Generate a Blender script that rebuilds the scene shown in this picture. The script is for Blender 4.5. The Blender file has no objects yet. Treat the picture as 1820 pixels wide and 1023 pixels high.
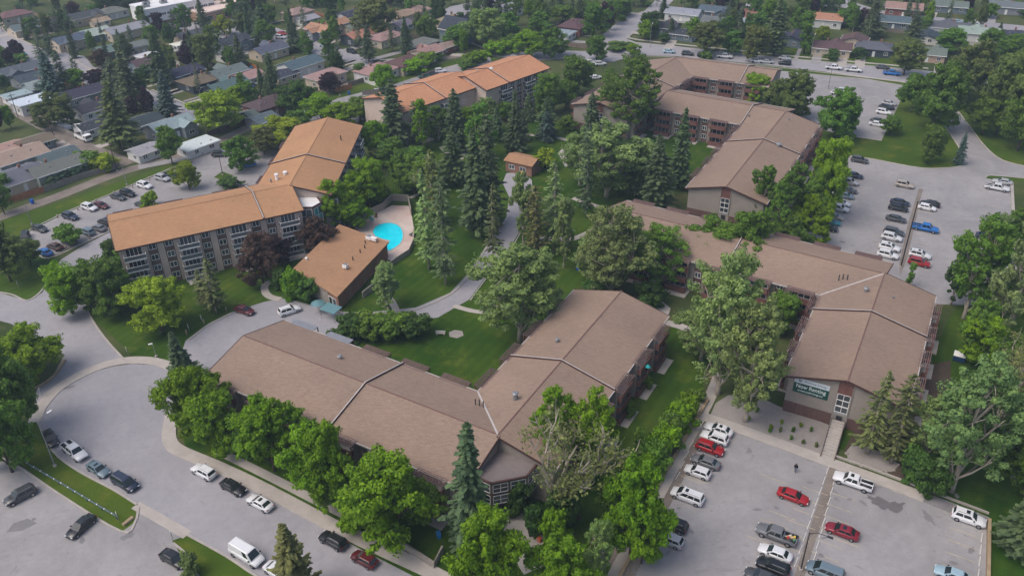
import bpy, bmesh, math, random
import numpy as np
from mathutils import Vector, Matrix
random.seed(7); RNG = np.random.default_rng(11)
R = math.radians
SC = bpy.context.scene; COL = SC.collection
# ------------------------------------------------------------------ camera, sky, sun, exposure
CF, CP, CR, CH = 1514.0, R(31.77), R(-0.94), 95.8      # focal length (photo pixels), pitch, roll, height
fw = np.array([0, math.cos(CP), -math.sin(CP)])
up0 = np.array([0, math.sin(CP), math.cos(CP)]); rt0 = np.array([1., 0, 0])
rt = math.cos(CR)*rt0 + math.sin(CR)*up0; upv = math.cos(CR)*up0 - math.sin(CR)*rt0
cd = bpy.data.cameras.new('camera'); cam = bpy.data.objects.new('camera', cd); COL.objects.link(cam)
cd.sensor_width = 36; cd.lens = 36*CF/1820; cd.clip_end = 3000; cd.clip_start = 1
M = Matrix.Identity(4)
for i in range(3):
    M[i][0] = rt[i]; M[i][1] = upv[i]; M[i][2] = -fw[i]
M[2][3] = CH; cam.matrix_world = M; SC.camera = cam
w = bpy.data.worlds.new('World'); SC.world = w; w.use_nodes = True
nt = w.node_tree; bg = nt.nodes['Background']; sky = nt.nodes.new('ShaderNodeTexSky')
SUN_EL, SUN_AZ = R(58), R(247)                          # azimuth clockwise from +Y
sky.sky_type = 'NISHITA'; sky.sun_disc = False; sky.sun_elevation = SUN_EL; sky.sun_rotation = SUN_AZ
sky.dust_density = 4.0; sky.ozone_density = 0.6; sky.air_density = 0.7
nt.links.new(sky.outputs[0], bg.inputs[0]); bg.inputs[1].default_value = 0.15
sl = bpy.data.lights.new('sun', 'SUN'); so = bpy.data.objects.new('sun', sl); COL.objects.link(so)
sl.energy = .9; sl.angle = R(38); sl.color = (1, .93, .85)
sd = Vector((math.sin(SUN_AZ)*math.cos(SUN_EL), math.cos(SUN_AZ)*math.cos(SUN_EL), math.sin(SUN_EL)))
so.rotation_euler = sd.to_track_quat('Z', 'Y').to_euler(); so.location = (0, 0, 200)
SC.view_settings.view_transform = 'Standard'; SC.view_settings.look = 'None'
SC.view_settings.exposure = 0.36; SC.view_settings.gamma = 1
SC.render.engine = 'CYCLES'
SC.cycles.max_bounces = 6; SC.cycles.diffuse_bounces = 3; SC.cycles.volume_bounces = 0
# ------------------------------------------------------------------ a photo pixel -> the world point at height z
def G(x, y, z=0.):
    d = fw + rt*(x-910)/CF - upv*(y-511.5)/CF
    t = (z-CH)/d[2]
    return Vector((d[0]*t, d[1]*t, z))
def PX(p):
    v = np.array(p)-np.array([0, 0, CH]); zc = v@fw
    return (910+CF*(v@rt)/zc, 511.5-CF*(v@upv)/zc, zc)
def polar(a): return Vector((math.cos(R(a)), math.sin(R(a)), 0))
# ------------------------------------------------------------------ materials
MT = {}
def newmat(name):
    m = bpy.data.materials.new(name); m.use_nodes = True; MT[name] = m
    return m, m.node_tree, m.node_tree.nodes['Principled BSDF']
def N(t, ty, **k):
    n = t.nodes.new(ty)
    for a, b in k.items():
        if a in n.inputs.keys(): n.inputs[a].default_value = b
        else: setattr(n, a, b)
    return n
def mixc(t, fac, a, b, mode='MIX'):
    n = t.nodes.new('ShaderNodeMix'); n.data_type = 'RGBA'; n.blend_type = mode
    for s, v in ((0, fac), (6, a), (7, b)):
        if hasattr(v, 'is_linked'): t.links.new(v, n.inputs[s])
        else: n.inputs[s].default_value = v if s == 0 else (*v, 1) if len(v) == 3 else v
    return n.outputs[2]
def ramp(t, src, a, b, ca=(0, 0, 0), cb=(1, 1, 1)):
    n = t.nodes.new('ShaderNodeValToRGB'); t.links.new(src, n.inputs[0])
    n.color_ramp.elements[0].position = a; n.color_ramp.elements[1].position = b
    n.color_ramp.elements[0].color = (*ca, 1); n.color_ramp.elements[1].color = (*cb, 1)
    return n.outputs[0]
def noise(t, scale, detail=4, coord='Object', rough=.6, dist=0, vec=None):
    n = t.nodes.new('ShaderNodeTexNoise'); n.inputs['Scale'].default_value = scale
    n.inputs['Detail'].default_value = detail; n.inputs['Roughness'].default_value = rough; n.inputs['Distortion'].default_value = dist
    if vec is None:
        tc = t.nodes.new('ShaderNodeTexCoord'); vec = tc.outputs[coord]
    t.links.new(vec, n.inputs['Vector']); return n.outputs[0]
def simple(name, col, rough=.8, var=.18, scale=1.2, metal=0, tint=False, spec=.3, fine=None):
    m, t, p = newmat(name)
    base = col
    if tint:
        oi = t.nodes.new('ShaderNodeObjectInfo'); base = oi.outputs['Color']
    if var:
        f = ramp(t, noise(t, scale), .3, .7, (1-var,)*3, (1+var,)*3)
        c = mixc(t, 1., base, f, 'MULTIPLY')
        if fine:
            f2 = ramp(t, noise(t, fine[0], 2), .3, .7, (1-fine[1],)*3, (1+fine[1],)*3)
            c = mixc(t, 1., c, f2, 'MULTIPLY')
        t.links.new(c, p.inputs['Base Color'])
    elif tint: t.links.new(base, p.inputs['Base Color'])
    else: p.inputs['Base Color'].default_value = (*col, 1)
    p.inputs['Roughness'].default_value = rough; p.inputs['Metallic'].default_value = metal
    p.inputs['Specular IOR Level'].default_value = spec
    return m
def asphalt(name, a, b, dark=.5):
    m, t, p = newmat(name)
    c = mixc(t, ramp(t, noise(t, .06, 6, rough=.7, dist=.8), .38, .62), a, b); c = mixc(t, 1., c, ramp(t, noise(t, .7, 6, rough=.75), .35, .65, (.94,)*3, (1.05,)*3), 'MULTIPLY')
    crack = ramp(t, noise(t, .25, 8, dist=1.5, rough=.7), .60, .68)        # worn darker patches
    c = mixc(t, crack, c, tuple(x*.92 for x in a))
    v = t.nodes.new('ShaderNodeTexVoronoi'); v.feature = 'DISTANCE_TO_EDGE'; v.inputs['Scale'].default_value = .11
    tc = t.nodes.new('ShaderNodeTexCoord'); nz = t.nodes.new('ShaderNodeTexNoise'); nz.inputs['Scale'].default_value = .35; nz.inputs['Detail'].default_value = 5
    t.links.new(tc.outputs['Object'], nz.inputs['Vector'])
    va = t.nodes.new('ShaderNodeVectorMath'); va.operation = 'MULTIPLY_ADD'
    t.links.new(nz.outputs['Color'], va.inputs[0]); va.inputs[1].default_value = (6, 6, 0); t.links.new(tc.outputs['Object'], va.inputs[2])
    t.links.new(va.outputs[0], v.inputs['Vector'])
    ln = ramp(t, v.outputs['Distance'], .004, .012, (1, 1, 1), (0, 0, 0))
    lm = mixc(t, .10, (0, 0, 0), ln)
    c = mixc(t, lm, c, tuple(x*.45 for x in a))
    st = ramp(t, noise(t, 1.1, 3), .66, .73)                                  # oil spots
    so_ = mixc(t, .4, (0, 0, 0), st); c = mixc(t, so_, c, tuple(x*dark for x in a))
    f = ramp(t, noise(t, 9, 3), .3, .7, (.93,)*3, (1.07,)*3); c = mixc(t, 1., c, f, 'MULTIPLY')
    t.links.new(c, p.inputs['Base Color']); p.inputs['Roughness'].default_value = .9; p.inputs['Specular IOR Level'].default_value = .15
    return m
asphalt('asphalt', (.30, .293, .312), (.345, .335, .352))
asphalt('asphalt_lot', (.27, .262, .265), (.345, .334, .334))
asphalt('asphalt_dark', (.20, .195, .2), (.25, .24, .245))
simple('concrete', (.42, .385, .35), .85, .1, .5, fine=(6, .06))
simple('kerb_concrete', (.40, .37, .335), .85, .12, .8)
simple('gravel_lane', (.21, .18, .155), .95, .22, .25, fine=(3, .12))
simple('gravel_bed', (.30, .275, .255), .95, .08, .6, fine=(7, .14))
simple('soil', (.075, .055, .04), .95, .2, .5)
simple('wet', (.15, .14, .145), .6, .1, 1)
def grass(name, a, b, stripes=0, ang=0):
    m, t, p = newmat(name)
    c = mixc(t, ramp(t, noise(t, .045, 6), .38, .62), a, b)
    c = mixc(t, ramp(t, noise(t, .16, 7, rough=.7), .52, .72), c, (b[0]*1.75, b[1]*1.22, b[2]*1.5)); c = mixc(t, ramp(t, noise(t, .11, 6, rough=.75, dist=.6), .60, .74), c, (.075, .085, .03))
    f = ramp(t, noise(t, 5, 4), .3, .7, (.72,)*3, (1.28,)*3); c = mixc(t, 1., c, f, 'MULTIPLY')
    if stripes:
        tc = t.nodes.new('ShaderNodeTexCoord'); mp = t.nodes.new('ShaderNodeMapping'); mp.inputs['Rotation'].default_value = (0, 0, R(ang))
        t.links.new(tc.outputs['Object'], mp.inputs[0]); wv = t.nodes.new('ShaderNodeTexWave'); wv.inputs['Scale'].default_value = stripes
        wv.inputs['Distortion'].default_value = .6; t.links.new(mp.outputs[0], wv.inputs[0])
        f = ramp(t, wv.outputs[1], .2, .8, (.94,)*3, (1.06,)*3); c = mixc(t, 1., c, f, 'MULTIPLY')
    t.links.new(c, p.inputs['Base Color']); p.inputs['Roughness'].default_value = .95; p.inputs['Specular IOR Level'].default_value = .1
grass('ground', (.045, .068, .02), (.085, .105, .036))
grass('lawn', (.024, .064, .005), (.058, .106, .011), .16, 31)
grass('verge', (.045, .088, .008), (.078, .122, .014))
def shingle(name, col=None, ang=0, tint=False):
    m, t, p = newmat(name)
    base = col
    if tint: base = t.nodes.new('ShaderNodeObjectInfo').outputs['Color']
    f = ramp(t, noise(t, .09, 5), .3, .7, (.90, .90, .91), (1.08, 1.06, 1.04)); c = mixc(t, 1., base, f, 'MULTIPLY')
    f = ramp(t, noise(t, .35, 6, rough=.75), .58, .76, (1, 1, 1), (.80, .80, .83)); c = mixc(t, 1., c, f, 'MULTIPLY')
    tc = t.nodes.new('ShaderNodeTexCoord'); mp = t.nodes.new('ShaderNodeMapping'); mp.inputs['Scale'].default_value = (1.1, 3.4, 1)
    mp.inputs['Rotation'].default_value = (0, 0, R(ang)); t.links.new(tc.outputs['Object'], mp.inputs[0])
    f = ramp(t, noise(t, 1.0, 3, vec=mp.outputs[0], rough=.8), .32, .68, (.86,)*3, (1.12,)*3); c = mixc(t, 1., c, f, 'MULTIPLY')
    br = t.nodes.new('ShaderNodeTexBrick'); br.inputs['Scale'].default_value = 1; br.inputs['Mortar Size'].default_value = .035
    br.inputs['Brick Width'].default_value = .9; br.inputs['Row Height'].default_value = .28
    br.inputs['Color1'].default_value = (1, 1, 1, 1); br.inputs['Color2'].default_value = (.9, .9, .9, 1); br.inputs['Mortar'].default_value = (.78, .78, .78, 1)
    mp2 = t.nodes.new('ShaderNodeMapping'); mp2.inputs['Rotation'].default_value = (0, 0, R(ang)); t.links.new(tc.outputs['Object'], mp2.inputs[0]); t.links.new(mp2.outputs[0], br.inputs['Vector'])
    c = mixc(t, 1., c, br.outputs[0], 'MULTIPLY')
    t.links.new(c, p.inputs['Base Color']); p.inputs['Roughness'].default_value = .92; p.inputs['Specular IOR Level'].default_value = .2
shingle('roof_brown', (.315, .232, .178), 31); shingle('roof_orange', (.47, .268, .143), -26); shingle('roof_orange_back', (.56, .285, .16), -46)
shingle('roof_club', (.42, .245, .14), 31); shingle('roof_tint', None, 39, True)
def brick(name, c1, c2, mortar):
    m, t, p = newmat(name)
    tc = t.nodes.new('ShaderNodeTexCoord'); b = t.nodes.new('ShaderNodeTexBrick'); b.inputs['Scale'].default_value = 4
    for k, v in (('Color1', c1), ('Color2', c2), ('Mortar', mortar)): b.inputs[k].default_value = (*v, 1)
    t.links.new(tc.outputs['Object'], b.inputs['Vector'])
    c = mixc(t, 1., b.outputs[0], ramp(t, noise(t, .6), .3, .7, (.85,)*3, (1.15,)*3), 'MULTIPLY')
    t.links.new(c, p.inputs['Base Color']); p.inputs['Roughness'].default_value = .9
brick('brick_red', (.14, .072, .062), (.11, .055, .048), (.16, .12, .10))
brick('brick_brown', (.15, .095, .075), (.11, .07, .058), (.15, .12, .10))
brick('brick_club', (.30, .14, .09), (.22, .10, .065), (.25, .2, .16))
simple('stucco', (.315, .28, .245), .9, .08, .4, fine=(3, .05))
simple('stucco_pink', (.58, .475, .405), .9, .08, .4, fine=(3, .05))
simple('siding', None, .7, .06, .5, tint=True)
simple('fascia', (.085, .045, .038), .6, .1, 2)
simple('roof_ridge', (.19, .11, .095), .85, .1, 1)
simple('pergola_wood', (.19, .125, .115), .75, .2, 2)
simple('wheel_stop', (.62, .60, .56), .8, .1, 1)
simple('brown_wood', (.185, .088, .074), .7, .2, 2)
simple('flashing', (.50, .47, .45), .5, .1, 1)
simple('white_trim', (.82, .82, .80), .5, .06, 1)
simple('metal_grey', (.30, .31, .32), .45, .08, 1, metal=.4)
simple('metal_dark', (.05, .05, .055), .5, .1, 1, metal=.3)
simple('white_roof', (.78, .78, .77), .6, .06, .3)
simple('flat_roof', (.20, .17, .165), .9, .12, .7)
simple('plastic', None, .5, .05, 1, tint=True)
simple('wood', (.24, .15, .09), .8, .25, 1.5)
simple('fence_wood', None, .85, .2, 1.2, tint=True)
simple('stone', (.30, .27, .24), .9, .25, 2)
simple('timber_edge', (.36, .27, .17), .85, .2, 1)
simple('balcony_floor', (.34, .34, .34), .7, .1, 1)
simple('rail_panel', (.12, .14, .155), .4, .15, 2)
simple('tyre', (.012, .012, .013), .85, 0)
simple('rim', (.42, .43, .45), .3, 0, metal=.8)
simple('headlight', (.75, .77, .8), .15, 0)
simple('taillight', (.32, .01, .012), .25, 0)
simple('car_trim', (.02, .02, .022), .5, 0)
simple('bark_grey', (.42, .37, .30), .95, .2, 1)
simple('bark', (.085, .065, .05), .95, .2, 1)
simple('skin', (.45, .28, .2), .6, 0); simple('black_cloth', (.015, .015, .018), .9, 0); simple('jeans', (.14, .17, .22), .9, 0); simple('hair', (.02, .015, .01), .8, 0)
m, t, p = newmat('glass'); p.inputs['Roughness'].default_value = .12; p.inputs['Specular IOR Level'].default_value = .6
oi = t.nodes.new('ShaderNodeObjectInfo')
t.links.new(ramp(t, oi.outputs['Random'], 0, 1, (.015, .02, .024), (.10, .12, .13)), p.inputs['Base Color'])
m, t, p = newmat('car_glass'); p.inputs['Base Color'].default_value = (.018, .026, .028, 1); p.inputs['Roughness'].default_value = .08; p.inputs['Specular IOR Level'].default_value = .7
m, t, p = newmat('car_paint'); oi = t.nodes.new('ShaderNodeObjectInfo'); t.links.new(oi.outputs['Color'], p.inputs['Base Color'])
p.inputs['Roughness'].default_value = .32; p.inputs['Coat Weight'].default_value = .5; p.inputs['Coat Roughness'].default_value = .12; p.inputs['Metallic'].default_value = .05
m, t, p = newmat('water'); p.inputs['Roughness'].default_value = .06
bp_ = t.nodes.new('ShaderNodeBump'); bp_.inputs['Strength'].default_value = .35; bp_.inputs['Distance'].default_value = .12; t.links.new(noise(t, 1.6, 3), bp_.inputs['Height']); t.links.new(bp_.outputs[0], p.inputs['Normal'])
t.links.new(mixc(t, ramp(t, noise(t, .5, 3), .35, .65), (.0, .70, .88), (.01, .80, .95)), p.inputs['Base Color'])
m, t, p = newmat('deck'); c = mixc(t, ramp(t, noise(t, .12, 4), .42, .58), (.60, .52, .46), (.52, .39, .34)); c = mixc(t, 1., c, ramp(t, noise(t, 4, 3), .3, .7, (.92,)*3, (1.08,)*3), 'MULTIPLY'); t.links.new(c, p.inputs['Base Color']); p.inputs['Roughness'].default_value = .8
def leafmat(name, var=.26, trans=.38):
    m, t, p = newmat(name)
    oi = t.nodes.new('ShaderNodeObjectInfo')
    g = t.nodes.new('ShaderNodeNewGeometry')
    f = ramp(t, noise(t, .55, 2), .3, .7, (1-var, 1-var*.85, 1-var*.7), (1+var*1.1, 1+var*.9, 1+var*.4))
    c = mixc(t, 1., oi.outputs['Color'], f, 'MULTIPLY')
    f = ramp(t, g.outputs['Random Per Island'], 0, 1, (.72, .75, .8), (1.32, 1.25, 1.15)); c = mixc(t, 1., c, f, 'MULTIPLY')
    t.links.new(c, p.inputs['Base Color']); p.inputs['Roughness'].default_value = .65; p.inputs['Specular IOR Level'].default_value = .25
    tr = t.nodes.new('ShaderNodeBsdfTranslucent'); t.links.new(c, tr.inputs[0])
    mx = t.nodes.new('ShaderNodeMixShader'); mx.inputs[0].default_value = trans
    t.links.new(p.outputs[0], mx.inputs[1]); t.links.new(tr.outputs[0], mx.inputs[2]); t.links.new(mx.outputs[0], t.nodes['Material Output'].inputs[0])
leafmat('leaf'); leafmat('needle', .22, .22)
# ------------------------------------------------------------------ mesh helpers
class MB:
    def __init__(s): s.v = []; s.f = []; s.m = []; s.mats = []
    def mi(s, m):
        if m not in s.mats: s.mats.append(m)
        return s.mats.index(m)
    def add(s, vs, fs, m):
        o = len(s.v); s.v += [tuple(v) for v in vs]; k = s.mi(m)
        for f in fs: s.f.append([o+i for i in f]); s.m.append(k)
    def hexa(s, b, t, m):               # four bottom and four top corners
        s.add(list(b)+list(t), [(3, 2, 1, 0), (4, 5, 6, 7), (0, 1, 5, 4), (1, 2, 6, 5), (2, 3, 7, 6), (3, 0, 4, 7)], m)
    def box(s, x0, x1, y0, y1, z0, z1, m):
        s.hexa([(x0, y0, z0), (x1, y0, z0), (x1, y1, z0), (x0, y1, z0)], [(x0, y0, z1), (x1, y0, z1), (x1, y1, z1), (x0, y1, z1)], m)
    def obox(s, o, u, v, z0, z1, a0, a1, b0, b1, m):     # box in a turned frame: o + u*a + v*b
        P = [o+u*a+v*b for a, b in ((a0, b0), (a1, b0), (a1, b1), (a0, b1))]
        s.hexa([(p.x, p.y, z0) for p in P], [(p.x, p.y, z1) for p in P], m)
    def prism(s, pts, z0, z1, m, mtop=None):
        n = len(pts); o = len(s.v)
        s.add([(p[0], p[1], z0) for p in pts]+[(p[0], p[1], z1) for p in pts], [(i, (i+1) % n, n+(i+1) % n, n+i) for i in range(n)]+[tuple(range(n-1, -1, -1))], m)
        s.f.append([o+n+i for i in range(n)]); s.m.append(s.mi(mtop or m))
    def tube(s, pts, rad, m, n=6, cap=True):
        pts = [Vector(p) for p in pts]; rings = []
        for i, p in enumerate(pts):
            d = (pts[min(i+1, len(pts)-1)]-pts[max(i-1, 0)]).normalized()
            a = d.orthogonal().normalized(); b = d.cross(a); r = rad[i] if hasattr(rad, '__len__') else rad
            rings.append([p+(a*math.cos(2*math.pi*k/n)+b*math.sin(2*math.pi*k/n))*r for k in range(n)])
        vs = [v for q in rings for v in q]; fs = []
        for i in range(len(pts)-1):
            for k in range(n): fs.append((i*n+k, i*n+(k+1) % n, (i+1)*n+(k+1) % n, (i+1)*n+k))
        if cap: fs += [tuple(range(n-1, -1, -1)), tuple((len(pts)-1)*n+k for k in range(n))]
        s.add(vs, fs, m)
    def mesh(s, name, smooth=False):
        me = bpy.data.meshes.new(name); me.from_pydata(s.v, [], s.f)
        for m in s.mats: me.materials.append(MT[m])
        me.polygons.foreach_set('material_index', s.m)
        if smooth: me.polygons.foreach_set('use_smooth', [True]*len(s.f))
        me.update(); return me
    def build(s, name, parent=None, smooth=False, **k): return link(name, s.mesh(name, smooth), parent, **k)
def link(name, me, parent=None, loc=None, rz=None, color=None):
    o = bpy.data.objects.new(name, me); COL.objects.link(o)
    if parent is not None: o.parent = parent
    if loc is not None: o.location = loc
    if rz is not None: o.rotation_euler = (0, 0, rz)
    if color is not None: o.color = (*color, 1)
    return o
USED = {}
def tag(o, label, cat, group=None, kind=None):
    if label: o['label'] = label; USED[label] = USED.get(label, 0)+1
    if cat: o['category'] = cat
    if group: o['group'] = group
    if kind: o['kind'] = kind
    return o
def thing(name, loc, rz, label, cat, group=None):
    o = link(name, None, None, loc, rz); o.empty_display_size = .3
    return tag(o, label, cat, group)
def quads(name, P, U, V, mat):          # numpy arrays of centres and half vectors -> leaf quads
    n = len(P); co = np.stack([P-U-V, P+U-V, P+U+V, P-U+V], 1).reshape(-1, 3)
    me = bpy.data.meshes.new(name); me.vertices.add(4*n); me.vertices.foreach_set('co', co.astype(np.float32).ravel())
    me.loops.add(4*n); me.loops.foreach_set('vertex_index', np.arange(4*n, dtype=np.int32))
    me.polygons.add(n); me.polygons.foreach_set('loop_start', np.arange(0, 4*n, 4, dtype=np.int32))
    try: me.polygons.foreach_set('loop_total', np.full(n, 4, dtype=np.int32))
    except Exception: pass
    me.materials.append(MT[mat]); me.update(calc_edges=True); me.validate(); return me
def sheet(name, pts, z, mat, px=True, lab=None):
    P = [G(x, y) for x, y in pts] if px else pts
    c = sum((Vector((p[0], p[1], 0)) for p in P), Vector())/len(P)
    b = MB(); b.add([(p[0]-c.x, p[1]-c.y, 0) for p in P], [tuple(range(len(P)))], mat)
    o = b.build(name, loc=(c.x, c.y, z)); o['kind'] = 'structure'
    if lab: o['label'] = lab
    if o.data.polygons[0].normal.z < 0: o.data.flip_normals()
    return o
def smoothline(P, n=4):
    out = []
    for i in range(len(P)-1):
        p0, p1, p2, p3 = P[max(i-1, 0)], P[i], P[i+1], P[min(i+2, len(P)-1)]
        for k in range(n):
            t = k/n; out.append(.5*((2*p1)+(p2-p0)*t+(2*p0-5*p1+4*p2-p3)*t*t+(3*p1-p0-3*p2+p3)*t**3))
    return out+[P[-1]]
def strip(name, pts, wd, z0, z1, mat, sm=True, kind='structure', px=True, lab=None):
    P = [G(x, y) for x, y in pts] if px else [Vector(p) for p in pts]
    if sm and len(P) > 2: P = smoothline(P)
    vs = []; fs = []; n = len(P)
    for i, p in enumerate(P):
        d = (P[min(i+1, n-1)]-P[max(i-1, 0)]).normalized(); q = Vector((-d.y, d.x, 0))*wd/2
        vs += [(p.x+q.x, p.y+q.y, z0), (p.x-q.x, p.y-q.y, z0), (p.x-q.x, p.y-q.y, z1), (p.x+q.x, p.y+q.y, z1)]
    for i in range(n-1):
        a = 4*i
        for k in range(4): fs.append((a+k, a+(k+1) % 4, a+4+(k+1) % 4, a+4+k))
    fs += [(3, 2, 1, 0), (4*n-4, 4*n-3, 4*n-2, 4*n-1)]
    b = MB(); b.add(vs, fs, mat); o = b.build(name)
    if kind: o['kind'] = kind
    if lab: o['label'] = lab
    return o
# ================================================================== ground, roads, lots, paths
g = sheet('ground', [(-900, -300), (900, -300), (1100, 1500), (-1100, 1500)], 0, 'ground', px=False)
sheet('lawn', [(500, 470), (545, 460), (640, 380), (700, 300), (760, 240), (960, 215), (1120, 240), (1180, 190), (1240, 240), (1300, 215), (1240, 330), (1130, 365), (1060, 400), (1040, 500), (1010, 530), (1200, 570), (1260, 640), (1240, 740), (1150, 900), (1060, 1080), (850, 1080), (770, 1045), (560, 930), (330, 800), (310, 700), (160, 560), (150, 480), (200, 440), (330, 470)], .004, 'lawn')
sheet('lawn', [(-20, 405), (60, 440), (120, 470), (100, 500), (45, 540), (-20, 530)], .004, 'lawn')
sheet('lawn', [(1430, 60), (1600, 100), (1700, 150), (1900, 150), (1900, 320), (1640, 330), (1480, 300), (1340, 190), (1330, 120)], .004, 'verge')
sheet('lawn', [(1440, 780), (1500, 800), (1660, 880), (1760, 920), (1760, 1090), (1950, 1090), (1950, 420), (1800, 420), (1690, 560), (1650, 640), (1640, 720)], .004, 'lawn')
sheet('grass_strip', [(-40, 410), (0, 392), (120, 355), (240, 312), (400, 262), (520, 205), (560, 180), (640, 150), (860, 95), (900, 112), (700, 168), (560, 225), (420, 290), (60, 430), (-40, 470)], .006, 'verge')
sheet('grass_verge', [(20, 812), (35, 785), (55, 752), (66, 747), (78, 775), (95, 802), (140, 837), (200, 869), (243, 897), (243, 925), (215, 945), (110, 880)], .022, 'verge')
sheet('grass_verge', [(306, 960), (335, 950), (405, 990), (500, 1045), (560, 1090), (340, 1090), (345, 1023)], .022, 'verge')
sheet('road', [(66, 738), (72, 728), (85, 712), (105, 694), (130, 678), (165, 661), (200, 651), (235, 646), (270, 648), (300, 658), (309, 672), (311, 700), (303, 735), (296, 770), (300, 790), (312, 803), (335, 815), (390, 832), (455, 870), (520, 905), (560, 930), (640, 975), (700, 1005), (735, 1023), (900, 1120), (700, 1160), (560, 1085), (460, 1028), (400, 990), (330, 952), (245, 899), (200, 872), (140, 840), (95, 805), (70, 775)], .014, 'asphalt', lab='grey cul-de-sac street curving past the front building')
sheet('driveway', [(-40, 520), (0, 520), (47, 534), (75, 520), (85, 500), (92, 480), (110, 460), (145, 438), (190, 415), (215, 405), (215, 440), (190, 455), (165, 480), (148, 520), (150, 540), (165, 570), (190, 605), (222, 640), (190, 652), (140, 672), (90, 705), (66, 735), (60, 715), (66, 690), (95, 665), (115, 630), (60, 600), (20, 575), (-40, 560)], .010, 'asphalt')
sheet('parking_lot', [(45, 415), (120, 377), (190, 349), (300, 302), (350, 280), (400, 264), (440, 252), (520, 212), (600, 175), (700, 150), (790, 120), (870, 100), (880, 125), (780, 160), (640, 215), (540, 270), (480, 330), (440, 345), (300, 380), (200, 408), (150, 430), (85, 458), (62, 445)], .0112, 'asphalt_lot')
sheet('grass_island', [(380, 315), (395, 305), (415, 312), (400, 322)], .03, 'verge')
sheet('driveway', [(318, 640), (330, 605), (370, 575), (410, 555), (470, 536), (500, 530), (520, 533), (590, 552), (640, 556), (690, 551), (740, 546), (800, 520), (830, 488), (862, 440), (900, 385), (905, 350), (893, 325), (900, 308), (930, 305), (945, 320), (948, 345), (933, 394), (903, 446), (866, 488), (834, 532), (778, 564), (740, 569), (700, 562), (600, 595), (540, 600), (430, 640), (375, 665), (330, 668)], .012, 'asphalt')
sheet('parking_lot', [(1262, 742), (1463, 808), (1640, 872), (1757, 918), (1754, 1023), (1750, 1120), (1060, 1120), (1095, 1015), (1160, 885), (1215, 790)], .012, 'asphalt_lot')
sheet('parking_lot', [(-40, 800), (0, 818), (25, 826), (110, 882), (215, 945), (244, 921), (247, 903), (332, 953), (306, 962), (330, 985), (350, 1023), (370, 1100), (-40, 1100)], .012, 'asphalt_lot')
sheet('parking_lot', [(1490, 275), (1545, 282), (1640, 299), (1700, 297), (1712, 288), (1706, 265), (1690, 240), (1672, 215), (1662, 195), (1655, 175), (1690, 180), (1700, 195), (1725, 230), (1750, 262), (1780, 285), (1830, 298), (1900, 305), (1900, 325), (1830, 318), (1760, 312), (1750, 316), (1798, 326), (1803, 440), (1806, 545), (1660, 540), (1560, 490), (1430, 440), (1380, 420), (1430, 350)], .012, 'asphalt_lot')
sheet('parking_lot', [(1330, 120), (1365, 124), (1470, 134), (1540, 140), (1608, 152), (1600, 180), (1567, 249), (1505, 240), (1430, 225), (1390, 170), (1340, 150)], .0145, 'asphalt_lot')
sheet('road', [(1068, 64), (1110, 30), (1145, 20), (1162, 4), (1175, -20), (1215, -20), (1172, 28), (1140, 48), (1114, 69), (1130, 75), (1200, 82), (1290, 92), (1365, 100), (1450, 108), (1550, 117), (1640, 125), (1900, 155), (1900, 185), (1820, 172), (1600, 144), (1450, 126), (1365, 116), (1300, 110), (1200, 100), (1130, 98), (1090, 110), (1000, 105), (955, 108), (870, 100), (875, 92), (960, 93), (1000, 90), (1075, 92)], .012, 'asphalt')
sheet('road', [(-60, 20), (0, 44), (12, 60), (70, 88), (125, 96), (150, 100), (165, 118), (270, 162), (345, 193), (372, 208), (350, 225), (300, 205), (250, 180), (140, 145), (65, 120), (40, 105), (0, 80), (-60, 60)], .012, 'asphalt')
sheet('road', [(430, 30), (480, 45), (545, 70), (600, 85), (660, 105), (670, 120), (610, 112), (545, 90), (470, 68), (430, 55)], .012, 'asphalt')
sheet('road', [(1490, -5), (1560, 18), (1640, 28), (1820, 46), (1900, 54), (1900, 64), (1820, 56), (1640, 37), (1555, 27), (1480, 10)], .012, 'asphalt')
sheet('road', [(770, 30), (800, 12), (850, 2), (900, -14), (930, -14), (880, 10), (850, 22), (790, 42)], .012, 'asphalt')
sheet('parking_lot', [(285, 48), (345, 40), (420, 20), (440, 30), (455, 60), (380, 78), (300, 66)], .012, 'asphalt')
strip('gravel_lane', [(-40, 165), (0, 183), (50, 208), (110, 240), (155, 262), (230, 292)], 5, .0, .012, 'gravel_lane')
strip('gravel_lane', [(-40, 402), (0, 386), (100, 350), (215, 306), (300, 283), (370, 258), (430, 232), (520, 190), (560, 168), (650, 140), (760, 110), (860, 92)], 4.2, .0, .014, 'gravel_lane')
# kerbs and pavements
def kerb(pts, mat='kerb_concrete', wd=.35, h=.14): strip('kerb', pts, wd, 0, h, mat)
strip('sidewalk', [(62, 750), (70, 728), (84, 709), (103, 690), (130, 673), (165, 656), (200, 645), (235, 640), (272, 642), (304, 652), (312, 664)], 2.2, 0, .12, 'concrete')
strip('sidewalk', [(306, 735), (300, 768), (304, 788), (318, 800), (345, 812), (395, 833), (460, 864), (525, 898), (600, 938), (680, 976), (750, 1008), (830, 1050)], 2.3, 0, .12, 'concrete')
strip('sidewalk', [(385, 800), (430, 822), (500, 857), (570, 893), (650, 932)], 1.5, 0, .06, 'concrete')
strip('sidewalk', [(241, 897), (285, 922), (333, 950)], 1.6, 0, .03, 'concrete')
strip('path', [(482, 500), (471, 507), (472, 520), (482, 528), (498, 532)], 1.6, 0, .05, 'concrete')
strip('path', [(706, 556), (698, 538), (688, 527)], 1.5, 0, .05, 'concrete')
strip('path', [(806, 543), (838, 552), (870, 556), (905, 560)], 1.3, 0, .05, 'concrete')
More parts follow.
